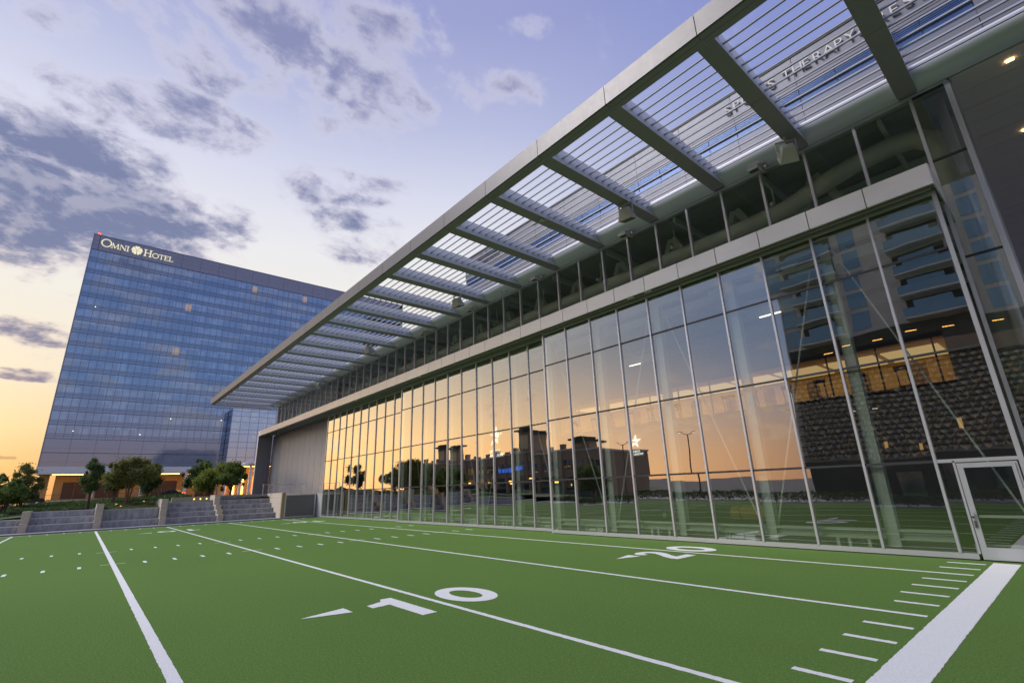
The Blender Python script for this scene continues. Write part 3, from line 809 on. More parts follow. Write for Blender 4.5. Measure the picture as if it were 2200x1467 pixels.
# star sign hanging inside the hall
def star_sign(cx, y, cz, k, label):
    o = thing('star_sign', label, 'sign', (cx, y, cz))
    R_, r_ = 1.5*k, .56*k
    P = [(R_*math.sin(a)*1.0 if i % 2 == 0 else r_*math.sin(a), (R_ if i % 2 == 0 else r_)*math.cos(a)) for i, a in enumerate([math.pi*i/5 for i in range(10)])]
    P = [(x+.16*z, z) for x, z in P]
    bm = bmesh.new(); prism(bm, P[8:]+P[:4], 'y', -.05, .05); ob('star_top', bm, 'sign_glow', o)
    bm = bmesh.new(); prism(bm, [P[4], P[5], (0.05*k, -.25*k), (P[3][0]*.9, P[3][1]-.12*k)], 'y', -.05, .05); ob('star_leg', bm, 'sign_glow', o)
    bm = bmesh.new(); prism(bm, [P[6], P[7], (-.30*k, -.22*k), (-.18*k, -.5*k)], 'y', -.05, .05); ob('star_leg', bm, 'sign_glow', o)
    for w, zz_ in (('SPORTS', -2.35*k), ('ACADEMY', -2.95*k)):
        xx = -1.5*k
        for ch in w:
            me = text_mesh(ch, .62*k, .06, 'sign_glow', .25)
            b = ob('sign_letter', me, None, o, (xx, 0, zz_), (math.pi/2, 0, 0)); xx += (max(v.co.x for v in me.vertices)-min(v.co.x for v in me.vertices))+.07*k
    bm = bmesh.new(); bx(bm, -1.7*k, 1.9*k, .08, .14, -3.2*k, 1.6*k); ob('back_board', bm, 'back_wall', o)
star_sign(-52.2, 41.7, 8.9, .9, 'white glowing star over the words sports academy, larger one inside the hall')
star_sign(-29.6, 41.7, 6.2, .45, 'small white glowing star sign under the lit gym gallery')

# ------------------------------------------------------------------ lights and fixtures under the canopy
def floodlight(x, y, z, yaw, tilt, label):
    o = thing('floodlight', label, 'floodlight', (x, y, z), 'box floodlights under the canopy')
    o.rotation_euler = (0, 0, yaw)
    e = Matrix.Rotation(tilt, 4, 'X')
    bm = bmesh.new()
    a = [(-.22, .24), (.22, .24), (.22, -.2), (-.22, -.2)]
    V0 = [bm.verts.new((sx*.19, sy*.16, .30)) for sx, sy in ((-1, -1), (1, -1), (1, 1), (-1, 1))]
    V1 = [bm.verts.new((sx*.30, sy*.30, -.18)) for sx, sy in ((-1, -1), (1, -1), (1, 1), (-1, 1))]
    V2 = [bm.verts.new((sx*.30, sy*.30, -.24)) for sx, sy in ((-1, -1), (1, -1), (1, 1), (-1, 1))]
    for A, B2 in ((V0, V1), (V1, V2)):
        for i in range(4): bm.faces.new((A[i], A[(i+1) % 4], B2[(i+1) % 4], B2[i]))
    bm.faces.new(V0); bm.faces.new(V2[::-1]); bm.transform(e); ob('lamp_housing', bm, 'fixture_grey', o)
    bm = bmesh.new(); bx(bm, -.27, .27, -.27, .27, -.262, -.243); bm.transform(e); ob('lamp_lens', bm, 'fixture_dark', o)
    bm = bmesh.new(); bx(bm, -.34, -.31, -.04, .04, -.05, .50); bx(bm, .31, .34, -.04, .04, -.05, .50); bx(bm, -.34, .34, -.04, .04, .501, .53); bx(bm, -.04, .04, -.04, .04, .531, ZC-z-.015)
    ob('bracket', bm, 'fixture_grey', o)
floodlight(-10.7, 16.2, 13.45, .1, .35, 'box floodlight under the third canopy beam from the right')
floodlight(-4.48, 17.4, 13.35, .5, .95, 'cream box floodlight tilted on edge, at the second beam from the right')
floodlight(-23.7, 16.1, 13.45, .1, .35, 'box floodlight under the canopy above the middle glass door')
floodlight(-36.6, 16.1, 13.45, .1, .4, 'box floodlight under the canopy above the join of the left doors')
floodlight(-52.2, 17.5, 13.4, .5, .95, 'cream box floodlight nearest the far end of the canopy')
def twin_spot(x, z, label):
    o = thing('twin_spotlight', label, 'spotlight', (x, 18.5, z), 'twin spotlights along the clerestory head')
    bm = bmesh.new()
    bx(bm, -.30, .12, -.46, -.16, -.06, .10); bx(bm, -.30, .12, -.40, -.12, .115, .16)
    ob('lamp_housing', bm, 'fixture_grey', o)
    bm = bmesh.new(); bx(bm, -.25, .07, -.42, -.20, -.075, -.061); ob('lamp_lens', bm, 'fixture_dark', o)
    bm = bmesh.new(); bx(bm, .13, .17, -.40, .10, -.10, .14); bx(bm, .18, .30, -.10, .08, .02, .12)
    ob('bracket', bm, 'fixture_grey', o)
    bm = bmesh.new(); tube(bm, [(-.1+.09*math.cos(a), -.30, -.13+.09*math.sin(a)) for a in np.linspace(math.pi, 2*math.pi, 8)], .012, 6); ob('cable', bm, 'fixture_grey', o)
for x, z, l in ((-5.86, 13.9, 'twin spotlight on the clerestory head, first from the right'), (-12.23, 13.85, 'twin spotlight beside the square floodlight over the right glass door'),
             (-18.66, 13.85, 'twin spotlight above the step between the right and middle doors'), (-25.2, 13.9, 'twin spotlight just right of the middle floodlight'),
             (-31.5, 13.9, 'twin spotlight between the middle and left floodlights'), (-44.5, 13.9, 'twin spotlight farthest along the clerestory head')):
    twin_spot(x, z, l)
o = thing('security_camera', 'small white security camera on the cove above the clerestory', 'camera', (-21.6, 18.3, 13.98))
bm = bmesh.new(); tube(bm, [(0, -.22, 0), (0, .02, .02)], .06, 10); ob('camera_body', bm, 'sign_white', o)
bm = bmesh.new(); bx(bm, -.03, .03, .03, .12, -.02, .12); ob('wall_bracket', bm, 'fixture_grey', o)
bm = bmesh.new(); tube(bm, [(0, -.235, 0), (0, -.221, 0)], .04, 10); ob('camera_lens', bm, 'dark_rubber', o)
o = thing('beam_sensor', 'slim bar antenna with a small box under the fourth canopy beam', 'sensor', (-13.95, 14.2, 14.02))
bm = bmesh.new(); bx(bm, -.08, .08, -.1, .1, -.06, .05); ob('sensor_box', bm, 'fixture_grey', o)
bm = bmesh.new(); bar(bm, (-.55, -.1, -.08), (.5, .1, -.08), .03, .03); ob('antenna_bar', bm, 'fixture_grey', o)

# ================================================================== OFFICE BLOCK BEHIND
blk = thing('office_block', 'pale panelled office block rising behind the canopy with raised sign letters', 'building', (-10, 24, 14.6))
def K(o):
    o.parent = blk; o.matrix_parent_inverse = Matrix.Translation((10, -24, -14.6)); return o
bm = bmesh.new(); bx(bm, -33.9, 20, 24.08, 44, 14.62, 22.7)
K(ob('wall_core', bm, 'soffit_grey'))
bm = bmesh.new(); bx(bm, -34, 20.1, 23.9, 44.1, 22.7, 22.85); K(ob('roof_coping', bm, 'office_panel'))
rows = [(22.35, 22.69), (21.05, 22.33), (20.86, 21.03), (18.70, 19.72), (17.6, 18.68), (16.4, 17.58), (15.2, 16.38)]
for r0, r1 in rows:
    for k in range(17):
        x0 = -33.9+3.2*k
        if x0 > 8: continue
        K(box('wall_panel', (x0+.012, x0+3.188, 23.95, 24.079, r0+.008, r1-.008), 'office_panel'))
for k in range(17):
    x0 = -33.9+3.2*k
    if x0 > 8: continue
    if x0 < -1:
        for q in range(2):
            K(box('window', (x0+1.6*q+.02, x0+1.6*q+1.58, 24.03, 24.075, 19.74, 20.26), 'office_glass'))
            bm = bmesh.new()
            for s in range(5): bx(bm, x0+1.6*q+.02, x0+1.6*q+1.58, 24.0, 24.07, 20.32+.105*s, 20.32+.105*s+.07)
            w = K(ob('vent_grille', bm, 'office_glass'))
        K(box('window_ledge', (x0, x0+3.2, 23.93, 24.03, 20.262, 20.312), 'office_panel'))
    else:
        K(box('wall_panel', (x0+.012, x0+3.188, 23.95, 24.079, 19.74, 20.84), 'office_panel'))
def word(w, xs0, pitch, z, size, parent, y):
    for i, ch in enumerate(w):
        if ch == ' ': continue
        me = text_mesh(ch, size, .09, 'sign_grey')
        K(ob('sign_letter', me, None, None, (xs0+i*pitch, y, z), (math.pi/2, 0, 0)))
word('SPORTS', -8.66, .47, 21.56, .74, blk, 23.86)
word('THERAPY', -5.62, .47, 21.56, .74, blk, 23.86)
word('&', -2.32, .4, 21.56, .74, blk, 23.86)
word('RESEARCH', -1.62, .52, 21.56, .74, blk, 23.86)
# dark script sign near the far end of the block: two lines of joined strokes
random.seed(3)
for line, (z0, xa, xb) in enumerate(((21.95, -32.0, -28.9), (21.45, -31.4, -28.7))):
    x = xa
    while x < xb:
        h = random.choice((.22, .22, .28, .55)); bm = bmesh.new()
        pts = [(x+.13*math.sin(a)*.8+.10*math.cos(a)*.3, 23.88, z0+h*.5+h*.5*math.cos(a)) for a in np.linspace(.4, 5.6, 9)]
        tube(bm, pts, .035, 5); K(ob('script_stroke', bm, 'sign_dark')); x += random.uniform(.26, .42)

# ================================================================== HOTEL
HX = -146.0
LITROOMS = ((28.48, 59.85), (42.5, 60.0), (12.22, 38.6), (13.3, 50.8))
LITDOTS = ((-5.0, 46.98), (13.6, 21.4), (24.6, 21.7), (-3.9, 17.6), (8.1, 17.3))
hotel = thing('glass_hotel', 'tall blue glass hotel slab with a lit podium beyond the terrace', 'building', (HX, 30, 3))
def T(o):
    o.parent = hotel; o.matrix_parent_inverse = Matrix.Translation((-HX, -30, -3)); return o
Y0, Y1 = -8.2, 76.0
bm = bmesh.new(); bx(bm, HX-22, HX-.30, Y0+.05, Y1, 9.9, 65.3)
T(ob('tower_core', bm, 'tower_dark'))
FL = 3.035; ZT = 61.4; MW = 1.433
bmv = bmesh.new(); bx(bmv, -.1, 0, -MW/2+.035, MW/2-.035, -.97, .97); pane = mesh(bmv, 'window_pane')
ncol = int((Y1-Y0)/MW); rest = bmesh.new()
for f_i in range(17):
    zt = ZT-f_i*FL; zm = zt-.06-.97-.02
    for c_i in range(ncol):
        y = Y0+.05+MW*(c_i+.5)
        if f_i >= 15:
            if c_i % 3 == 0: T(box('glass_panel', (HX-.12, HX-.02, y-MW/2+.03, y+MW*2.5-.03, zm-.98, zm+.98), 'hotel_spandrel'))
        elif c_i < 19: T(ob('window_pane', pane, 'hotel_glass', None, (HX-.02, y, zm)))
        elif y < 62: bx(rest, HX-.12, HX-.02, y-MW/2+.035, y+MW/2-.035, zm-.97, zm+.97)
    T(box('spandrel', (HX-.13, HX-.015, Y0+.05, Y1, zt-FL+.03, zt-2.05), 'hotel_spandrel'))
o = T(ob('window_panes', rest, 'hotel_glass')); o['kind'] = 'stuff'
bm = bmesh.new()
for f_i in range(18):
    zt = ZT-f_i*FL
    for dz in (0, -2.02, -2.45):
        if (f_i == 17 and dz) or (f_i >= 15 and dz) or f_i == 16: continue
        bx(bm, HX-.14, HX+.05, Y0+.05, Y1, zt+dz-.03, zt+dz+.03)
for c_i in range(ncol+1):
    y = Y0+.05+MW*c_i
    bx(bm, HX-.14, HX+.03, y-.03, y+.03, ZT-(17 if c_i % 3 == 0 else 15)*FL, ZT-.03)
o = T(ob('curtain_wall_grid', bm, 'hotel_line')); o['kind'] = 'stuff'
T(box('corner_fin', (HX-.6, HX+.12, Y0-.12, Y0+.04, 9.9, 65.4), 'hotel_parapet'))
for k in range(20):
    y = Y0+.1+(1.1 if k == 0 else 1.1+4.3*(k-1)); y2 = y+(4.3 if k else 0)
    if k == 0: y, y2 = Y0+.05, Y0+1.15
    for a, b in ((61.48, 62.85), (62.87, 64.0), (64.02, 65.35)):
        T(box('parapet_panel', (HX-.28, HX+.06, y+.02, y2-.02, a, b), 'hotel_parapet'))
T(box('parapet_coping', (HX-.5, HX+.14, Y0-.1, Y1, 65.36, 65.5), 'hotel_line'))
# a few rooms with lamps on
for (y, z) in LITROOMS: T(box('lit_window_or_glint', (HX-.019, HX-.005, y-.66, y+.66, z-.9, z+.9), 'room_glow'))
for (y, z) in LITDOTS: T(box('room_lamp', (HX-.018, HX+.01, y-.11, y+.11, z-.05, z+.05), 'lamp_white'))
# side wall facing left
T(box('side_wall', (HX-22, HX-.62, Y0-.1, Y0+.04, 9.9, 65.3), 'hotel_spandrel'))
bea = thing('roof_beacon', 'small red aircraft warning light on the hotel roof corner', 'beacon', (HX-.2, -7.35, 65.5))
bm = bmesh.new(); tube(bm, [(0, 0, 0), (0, 0, .28)], .10, 8); ob('lamp_stem', bm, 'tower_dark', bea)
bm = bmesh.new(); tube(bm, [(0, 0, .281), (0, 0, .40), (0, 0, .62)], [.24, .24, .14], 10); ob('lamp_glass', bm, 'lamp_red', bea)
bm = bmesh.new(); tube(bm, [(0, 0, .621), (0, 0, .8)], .16, 8); ob('lamp_cap', bm, 'tower_dark', bea)
# serif sign letters, built from strokes; drawn in (u,z) with unit cap height
def stroke_letter(ch, h, y, z, wscale=1.0):
    bm = bmesh.new(); T_, t_ = .13*h, .05*h
    def st(p, q, w):
        (a, b), (c, d) = p, q
        n = Vector((-(d-b), c-a)); n.normalize(); n *= w/2
        prism(bm, [(y+a*h*wscale+n.x, z+b*h+n.y), (y+c*h*wscale+n.x, z+d*h+n.y), (y+c*h*wscale-n.x, z+d*h-n.y), (y+a*h*wscale-n.x, z+b*h-n.y)], 'x', HX+.10, HX+.26)
    def oval(cx, rx):
        n = 26
        pts = [((cx+rx*math.cos(2*math.pi*i/n)), .5+.5*math.sin(2*math.pi*i/n), .13-.06*abs(math.sin(2*math.pi*i/n))) for i in range(n+1)]
        for p, q in zip(pts, pts[1:]): st(p[:2], q[:2], (p[2]+q[2])/2*h)
    def serif(x, z_, w=.26): st((x-w/2, z_), (x+w/2, z_), t_)
    if ch == 'O': oval(.5, .48); W_ = 1.05
    elif ch == 'M':
        st((.1, 0), (.16, 1), t_); st((.16, 1), (.55, .05), T_); st((.55, .05), (.92, 1), t_); st((.92, 1), (1.0, 0), T_); serif(.1, .02); serif(1.0, .02); W_ = 1.2
    elif ch == 'N':
        st((.12, 0), (.12, 1), t_); st((.12, 1), (.85, 0), T_); st((.85, 0), (.85, 1), t_); serif(.12, .02); serif(.85, .98); W_ = 1.0
    elif ch == 'I': st((.2, 0), (.2, 1), T_); serif(.2, .02, .34); serif(.2, .98, .34); W_ = .46
    elif ch == 'H':
        st((.18, 0), (.18, 1), T_); st((.82, 0), (.82, 1), T_); st((.18, .52), (.82, .52), t_)
        for x in (.18, .82): serif(x, .02, .36); serif(x, .98, .36)
        W_ = 1.08
    elif ch == 'T': st((.45, 0), (.45, 1), T_); st((.02, .97), (.88, .97), t_); st((.03, .97), (.03, .8), t_); st((.87, .97), (.87, .8), t_); serif(.45, .02, .36); W_ = .92
    elif ch == 'E': st((.16, 0), (.16, 1), T_); st((.03, .97), (.68, .97), t_); st((.16, .52), (.55, .52), t_); st((.03, .03), (.72, .03), t_); st((.68, .97), (.68, .82), t_); st((.73, .03), (.75, .2), t_); W_ = .80
    elif ch == 'L': st((.16, 0), (.16, 1), T_); serif(.16, .98, .34); st((.03, .03), (.70, .03), t_); st((.71, .03), (.74, .22), t_); W_ = .78
    T(ob('sign_letter', bm, 'letter_glow')); return W_*h*wscale
y = -6.6
y += stroke_letter('O', 1.95, y, 62.72, .98)*.97
for ch in 'MNI': y += stroke_letter(ch, 1.35, y, 62.74)
cy, cz = .42, 63.55
for i in range(5):
    a = math.pi/2+i*2*math.pi/5; bm = bmesh.new()
    pts = []
    for s in np.linspace(-1, 1, 9):
        rr = 1.12-.10*abs(s)**2-.22*(1-abs(s))**6; pts.append((cy+.05*math.cos(a)+rr*math.cos(a+s*.57), cz+.05*math.sin(a)+rr*math.sin(a+s*.57)))
    prism(bm, [(cy+.09*math.cos(a), cz+.09*math.sin(a))]+pts, 'x', HX+.10, HX+.26); T(ob('flower_petal', bm, 'letter_glow'))
y = 1.85
y += stroke_letter('H', 1.80, y, 62.55, .95)
for ch in 'OTEL': y += stroke_letter(ch, 1.28, y, 62.55)*1.0
# podium
for k in range(8):
    a = Y0-.2+k*10.6
    T(box('podium_panel', (HX-.3, HX+.16, a, a+10.57, 8.62, 9.88), 'white_paint')); T(box('podium_panel', (HX-.3, HX+.16, a, a+10.57, 8.30, 8.60), 'white_paint'))
T(box('podium_soffit', (HX-7, HX-.31, Y0, Y1, 8.30, 8.5), 'orange_stone'))
T(box('recess_wall', (HX-5.2, HX-4.8, -5.2, Y1, 2.4, 8.29), 'orange_stone'))
for k in range(10):
    T(box('recess_wall', (HX-4.79, HX-4.74, -5.1+k*0, -5.0+80*0+.0, 2.4, 8.2), 'orange_stone')) if k == 0 else None
for (a, b) in ((-3.7, -1.75), (-1.65, .6), (2.2, 4.4), (4.5, 6.4), (12.4, 14.6), (14.7, 17.6), (22, 26), (30, 34)):
    T(box('podium_door', (HX-4.79, HX-4.70, a, b, 2.9, 6.75), 'brown_door')); T(box('door_transom', (HX-4.79, HX-4.66, a, b, 5.55, 5.66), 'tower_dark'))
for y in (1.5, 10.2, 18.8, 27.5, 36): T(box('podium_column', (HX-.5, HX+.1, y-.28, y+.28, 2.2, 8.29), 'white_paint'))
for (a, b) in ((-5.7, -.6), (1.6, 8.6), (11, 17.4), (18.9, 26), (28, 36)): T(box('light_strip', (HX-1.2, HX-.9, a, b, 8.18, 8.29), 'lamp_warm'))
T(box('podium_plinth', (HX+1.6, HX+2.2, -6.5, 12, 1.2, 3.05), 'orange_stone'))
T(box('side_pier', (HX-6, HX-5.3, -7.9, -6.2, 2.2, 8.29), 'orange_stone'))
bm = bmesh.new()
for k in range(60): bx(bm, HX+2.2, HX+2.23, -6+k*.35, -5.97+k*.35, 3.06, 4.0)
bx(bm, HX+2.19, HX+2.24, -6.1, 15, 4.0, 4.06)
o = T(ob('podium_railing', bm, 'brown_door'))
# annex wing: the glass block beside the hall
annex = thing('annex_wing', 'lower blue glass wing with wavy reflections between hotel and hall', 'building', (-141, 35, 3))
def A_(o):
    o.parent = annex; o.matrix_parent_inverse = Matrix.Translation((141, -35, -3)); return o
zs = [2.14+(z-2.14)*1.0846 for z in (9.9, 11.2, 13.4, 14.7, 16.6, 17.6, 19.4, 20.8, 22.0, 22.6)]
bm = bmesh.new(); bx(bm, -145.6, -141.2, 26.2, 72, zs[0]-.1, zs[-1]); A_(ob('wing_core', bm, 'tower_dark'))
for i in range(9):
    for k in range(9):
        y = 26.1+2.115*k
        settle(A_(box('window_pane', (-141.18, -141.05, y+.05, y+2.06, zs[i]+.05, zs[i+1]-.05), 'annex_glass')), .006)
    for k in range(2): A_(box('window_pane', (-145.5+k*2.2, -143.4+k*2.2, 26.06, 26.18, zs[i]+.05, zs[i+1]-.05), 'annex_glass'))
bm = bmesh.new()
for k in range(10): bx(bm, -141.2, -140.98, 26.1+2.115*k-.06, 26.1+2.115*k+.06, zs[0]-.1, zs[-1])
for z in zs: bx(bm, -141.2, -140.96, 26.04, 46, z-.06, z+.06)
A_(ob('window_grid', bm, 'annex_line'))
A_(box('wing_soffit', (-145, -140.9, 26, 72, 9.9, 10.4), 'orange_stone'))
A_(box('entrance_wall', (-145, -144.5, 25, 72, 2.4, 9.9), 'orange_stone'))
for y in (27.0, 29.0, 31.0, 33.5): A_(box('entrance_lamp', (-144.45, -144.3, y, y+.28, 3, 7.4), 'lamp_warm'))
for y in (26.3, 29.7, 31.8): A_(box('entrance_column', (-142.2, -141.6, y, y+.5, 2.4, 9.9), 'white_paint'))
A_(box('entrance_light', (-143, -142.7, 26.5, 38, 9.75, 9.88), 'lamp_warm'))
bm = bmesh.new(); prism(bm, [(26.2, 9.0), (27, 9.7), (28.4, 10.2), (30, 10.35), (34, 10.2), (34, 9.6), (30, 9.8), (28.3, 9.6), (27.1, 9.1)], 'x', -129.9, -124)
A_(ob('entrance_canopy', bm, 'white_paint'))

# ================================================================== TERRACE
RX = -54.5      # first riser
def ground_z(x, y):
    b = np.interp(y, [-30, -8, -3, 1, 6, 10, 14.7, 30], [.6, 1.0, 1.38, 1.5, 1.95, 2.1, 2.3, 2.35])
    t_ = min(max((RX-3.4-x)/75, 0), 1)
    return float(b*(1-t_)+(2.0 if y < -8 else 2.9)*t_)
bm = bmesh.new()
xs_ = [RX-2.72]+list(np.linspace(RX-5, -150, 24)); ys_ = list(np.linspace(-60, 15.2, 48))
grid = [[bm.verts.new((x, y, ground_z(x, y)-.12)) for y in ys_] for x in xs_]
for i in range(len(xs_)-1):
    for j in range(len(ys_)-1): bm.faces.new((grid[i][j], grid[i+1][j], grid[i+1][j+1], grid[i][j+1]))
terr = struct('terrain', bm, 'terrain_green')
bm = bmesh.new(); bx(bm, -150, -72.9, 15.2, 120, 1.0, 2.28); struct('forecourt', bm, 'paving')
bm = bmesh.new(); bx(bm, -72.9, -57.0, 15.22, 18.6, 1.0, 2.25); struct('upper_walk', bm, 'paving')
bm = bmesh.new(); bx(bm, -140, -100, -60, -3.5, 1.0, 2.05); struct('road', bm, 'asphalt')
def seat_steps(y0, y1, tops, label, inset=0):
    o = thing('seat_steps', label, 'terrace steps', (RX, (y0+y1)/2, 0), 'concrete seat steps along the far sideline')
    for i, (zt, dx) in enumerate(tops):
        x1 = RX-dx; dn = tops[i+1][1]-dx if i+1 < len(tops) else .35
        z0 = (tops[i-1][0]-.02) if i else .0
        box('step_riser', (x1-.10-dn, x1, y0-(y0+y1)/2, y1-(y0+y1)/2, z0, zt), 'stained_concrete', o).location.x -= RX
        box('step_nosing', (x1-.08, x1+.012, y0-(y0+y1)/2+.002, y1-(y0+y1)/2-.002, zt-.06, zt+.005), 'concrete_light', o).location.x -= RX
    return o
seat_steps(-12, -3.32, [(.60, 0), (1.06, .9)], 'two low grey seat steps left of the first limestone pier')
seat_steps(-2.86, 1.06, [(.62, 0), (1.12, .9), (1.60, 1.8)], 'three stained seat steps between the first and second limestone piers')
seat_steps(1.54, 5.46, [(.64, 0), (1.55, .9)], 'one low step under a tall grey planter wall with ornamental grass')
seat_steps(5.98, 9.92, [(.62, 0), (1.05, .9), (1.47, 1.8), (1.90, 2.7)], 'four seat steps below the small lit lawn wall')
seat_steps(10.40, 15.05, [(.62, 0), (1.08, .9), (1.53, 1.8), (1.97, 2.7), (2.40, 3.6)], 'five seat steps beside the tall limestone end wall')
def pier(y, hs, label):
    o = thing('limestone_pier', label, 'stone pier', (RX, y, 0), 'limestone piers between the seat steps')
    z = 0.0
    for i, (h, d0, d1) in enumerate(hs):
        zz0 = z
        n = max(1, round((h-z)/.42)); dz = (h-z)/n
        for k in range(n): box('stone_block', (-d1, d0, -.24, .24, zz0+k*dz+.004, zz0+(k+1)*dz-.004), 'limestone', o)
        z = h
    box('cap_stone', (-hs[-1][2]-.02, hs[-1][1]+.02, -.25, .25, z, z+.05), 'limestone', o)
    return o
pier(-3.09, [(.78, .35, 2.6), (1.60, -.25, 2.6)], 'limestone pier at the left end, low wall trailing behind it')
pier(1.30, [(.74, .35, 3.0), (1.98, -.10, 3.0)], 'tall square limestone pier between the lawn and the planter')
pier(5.72, [(.74, .35, 3.6), (2.22, -.10, 3.6)], 'tall limestone pier between the planter and the four steps')
pier(10.16, [(.74, .35, 4.5), (1.14, -.35, 4.5), (1.56, -1.2, 4.5), (2.42, -2.1, 4.5)], 'stepped limestone pier between the two taller flights')
o = thing('end_wall', 'pale limestone wall closing the seat steps beside the mesh gate', 'stone wall', (RX, 15.2, 0))
for i in range(5):
    for k in range(4):
        a = -3.7+k*1.28
        box('stone_block', (a+.004, a+1.276, -.14, .14, i*.49+.003, (i+1)*.49-.003), 'limestone', o)
box('stone_pilaster', (1.43, 1.72, -.15, .15, 0, 2.45), 'limestone_warm', o)
# guard rail above
o = thing('guard_rail', 'thin steel guard rail on top of the limestone end wall', 'railing', (-57, 16.5, 2.25))
for k in range(8): box('baluster', (-.02, .02, -2.2+k*.55-.02, -2.2+k*.55+.02, 0, 1.08), 'mullion_metal', o)
box('hand_rail', (-.025, .025, -2.3, 1.9, 1.08, 1.12), 'mullion_metal', o)
for q in (.3, .55, .8): box('rail_wire', (-.006, .006, -2.3, 1.9, q, q+.012), 'mullion_metal', o)
# gate
o = thing('mesh_gate', 'grey perforated metal service gate beside the limestone wall', 'gate', (-53.0, 16.9, 0))
for b in ((-.05, .05, -1.5, -1.38, .06, 2.28), (-.05, .05, 1.38, 1.5, .06, 2.28), (-.05, .05, -1.378, 1.378, 2.16, 2.28), (-.05, .05, -1.378, 1.378, .06, .18)): box('gate_frame', b, 'mullion_metal', o)
bm = bmesh.new()
for k in range(46): bx(bm, -.012, .012, -1.37, 1.37, .20+k*.0425, .222+k*.0425)
for k in range(40): bx(bm, -.010, .010, -1.36+k*.0695, -1.345+k*.0695, .19, 2.15)
q = ob('gate_mesh', bm, 'gate_mesh', o); q['kind'] = 'stuff'
box('gate_backing', (-.06, -.03, -1.37, 1.37, .19, 2.15), 'gate_mesh', o)
o = thing('concrete_wall', 'plain grey concrete base wall between mesh gate and glass', 'wall', (-52.4, 18.62, 0))
for k in range(2): box('wall_panel', (-1.0+k*1.1, .09+k*1.1, -.08, .2, 0, 2.29), 'concrete_light', o)
box('wall_cap', (-1.02, 1.22, -.1, .1, 2.291, 2.33), 'concrete_light', o)
box('wall_panel', (-.55, -.35, -1.75, .0, 0.0, 2.28), 'gate_mesh', o).location.x -= .35
# lawns
def lawn(y0, y1, x0, x1, z, label):
    bm = bmesh.new(); bx(bm, x0, x1, y0, y1, z-.3, z)
    o = ob('lawn', bm, 'lawn_green'); tag(o, label, 'lawn', None, 'stuff')
lawn(-2.84, 1.04, RX-4.6, RX-2.26, 1.58, 'bright clipped lawn above the three steps')
lawn(6.0, 9.9, RX-6.0, RX-3.16, 1.93, 'bright clipped lawn above the four steps')
lawn(-12, -3.34, RX-3.6, RX-1.36, 1.05, 'dark lawn left of the first pier')
lawn(10.4, 15.0, RX-6, RX-4.06, 2.36, 'clipped lawn above the five steps')
o = thing('garden_wall', 'low limestone garden wall with three small lit lamps', 'stone wall', (-61.5, 8.9, 0))
for k in range(5): box('stone_block', (-.15, .15, -1.95+k*.8, -1.155+k*.8, 1.7, 2.36), 'limestone', o)
for q in (-.02, .55, 1.1): box('wall_lamp', (.151, .18, q-.04, q+.04, 2.10, 2.20), 'lamp_spot', o)

# ================================================================== VEGETATION
def leaves_mesh(pts, size, nrm_up=.3, name='foliage'):
    n = len(pts); pts = np.asarray(pts)
    d = rng.normal(size=(n, 3)); d[:, 2] += nrm_up; d /= np.linalg.norm(d, axis=1)[:, None]
    a = np.cross(d, rng.normal(size=(n, 3))); a /= np.linalg.norm(a, axis=1)[:, None]
    b = np.cross(d, a)
    s = size*(.6+.8*rng.random((n, 1)))
    V = np.concatenate([(pts+a*s*.5)[:, None], (pts+b*s*.26)[:, None], (pts-a*s*.5)[:, None], (pts-b*s*.26)[:, None]], 1).reshape(-1, 3)
    me = bpy.data.meshes.new(name)
    F = np.arange(4*n).reshape(-1, 4)
    me.from_pydata(V.tolist(), [], F.tolist()); return me
def crown_pts(clumps, per):
    out = []
    for (c, r) in clumps:
        n = int(per*(r[0]*r[1]*r[2])**(2/3))+20
        u = rng.normal(size=(n, 3)); u /= np.linalg.norm(u, axis=1)[:, None]
        rad = np.abs(rng.normal(size=(n, 1)))*.42+.32*rng.random((n, 1))      # soft edged, thinning outwards
        out.append(np.array(c)+u*np.minimum(rad, 1.5)*np.array(r))
    return np.concatenate(out)
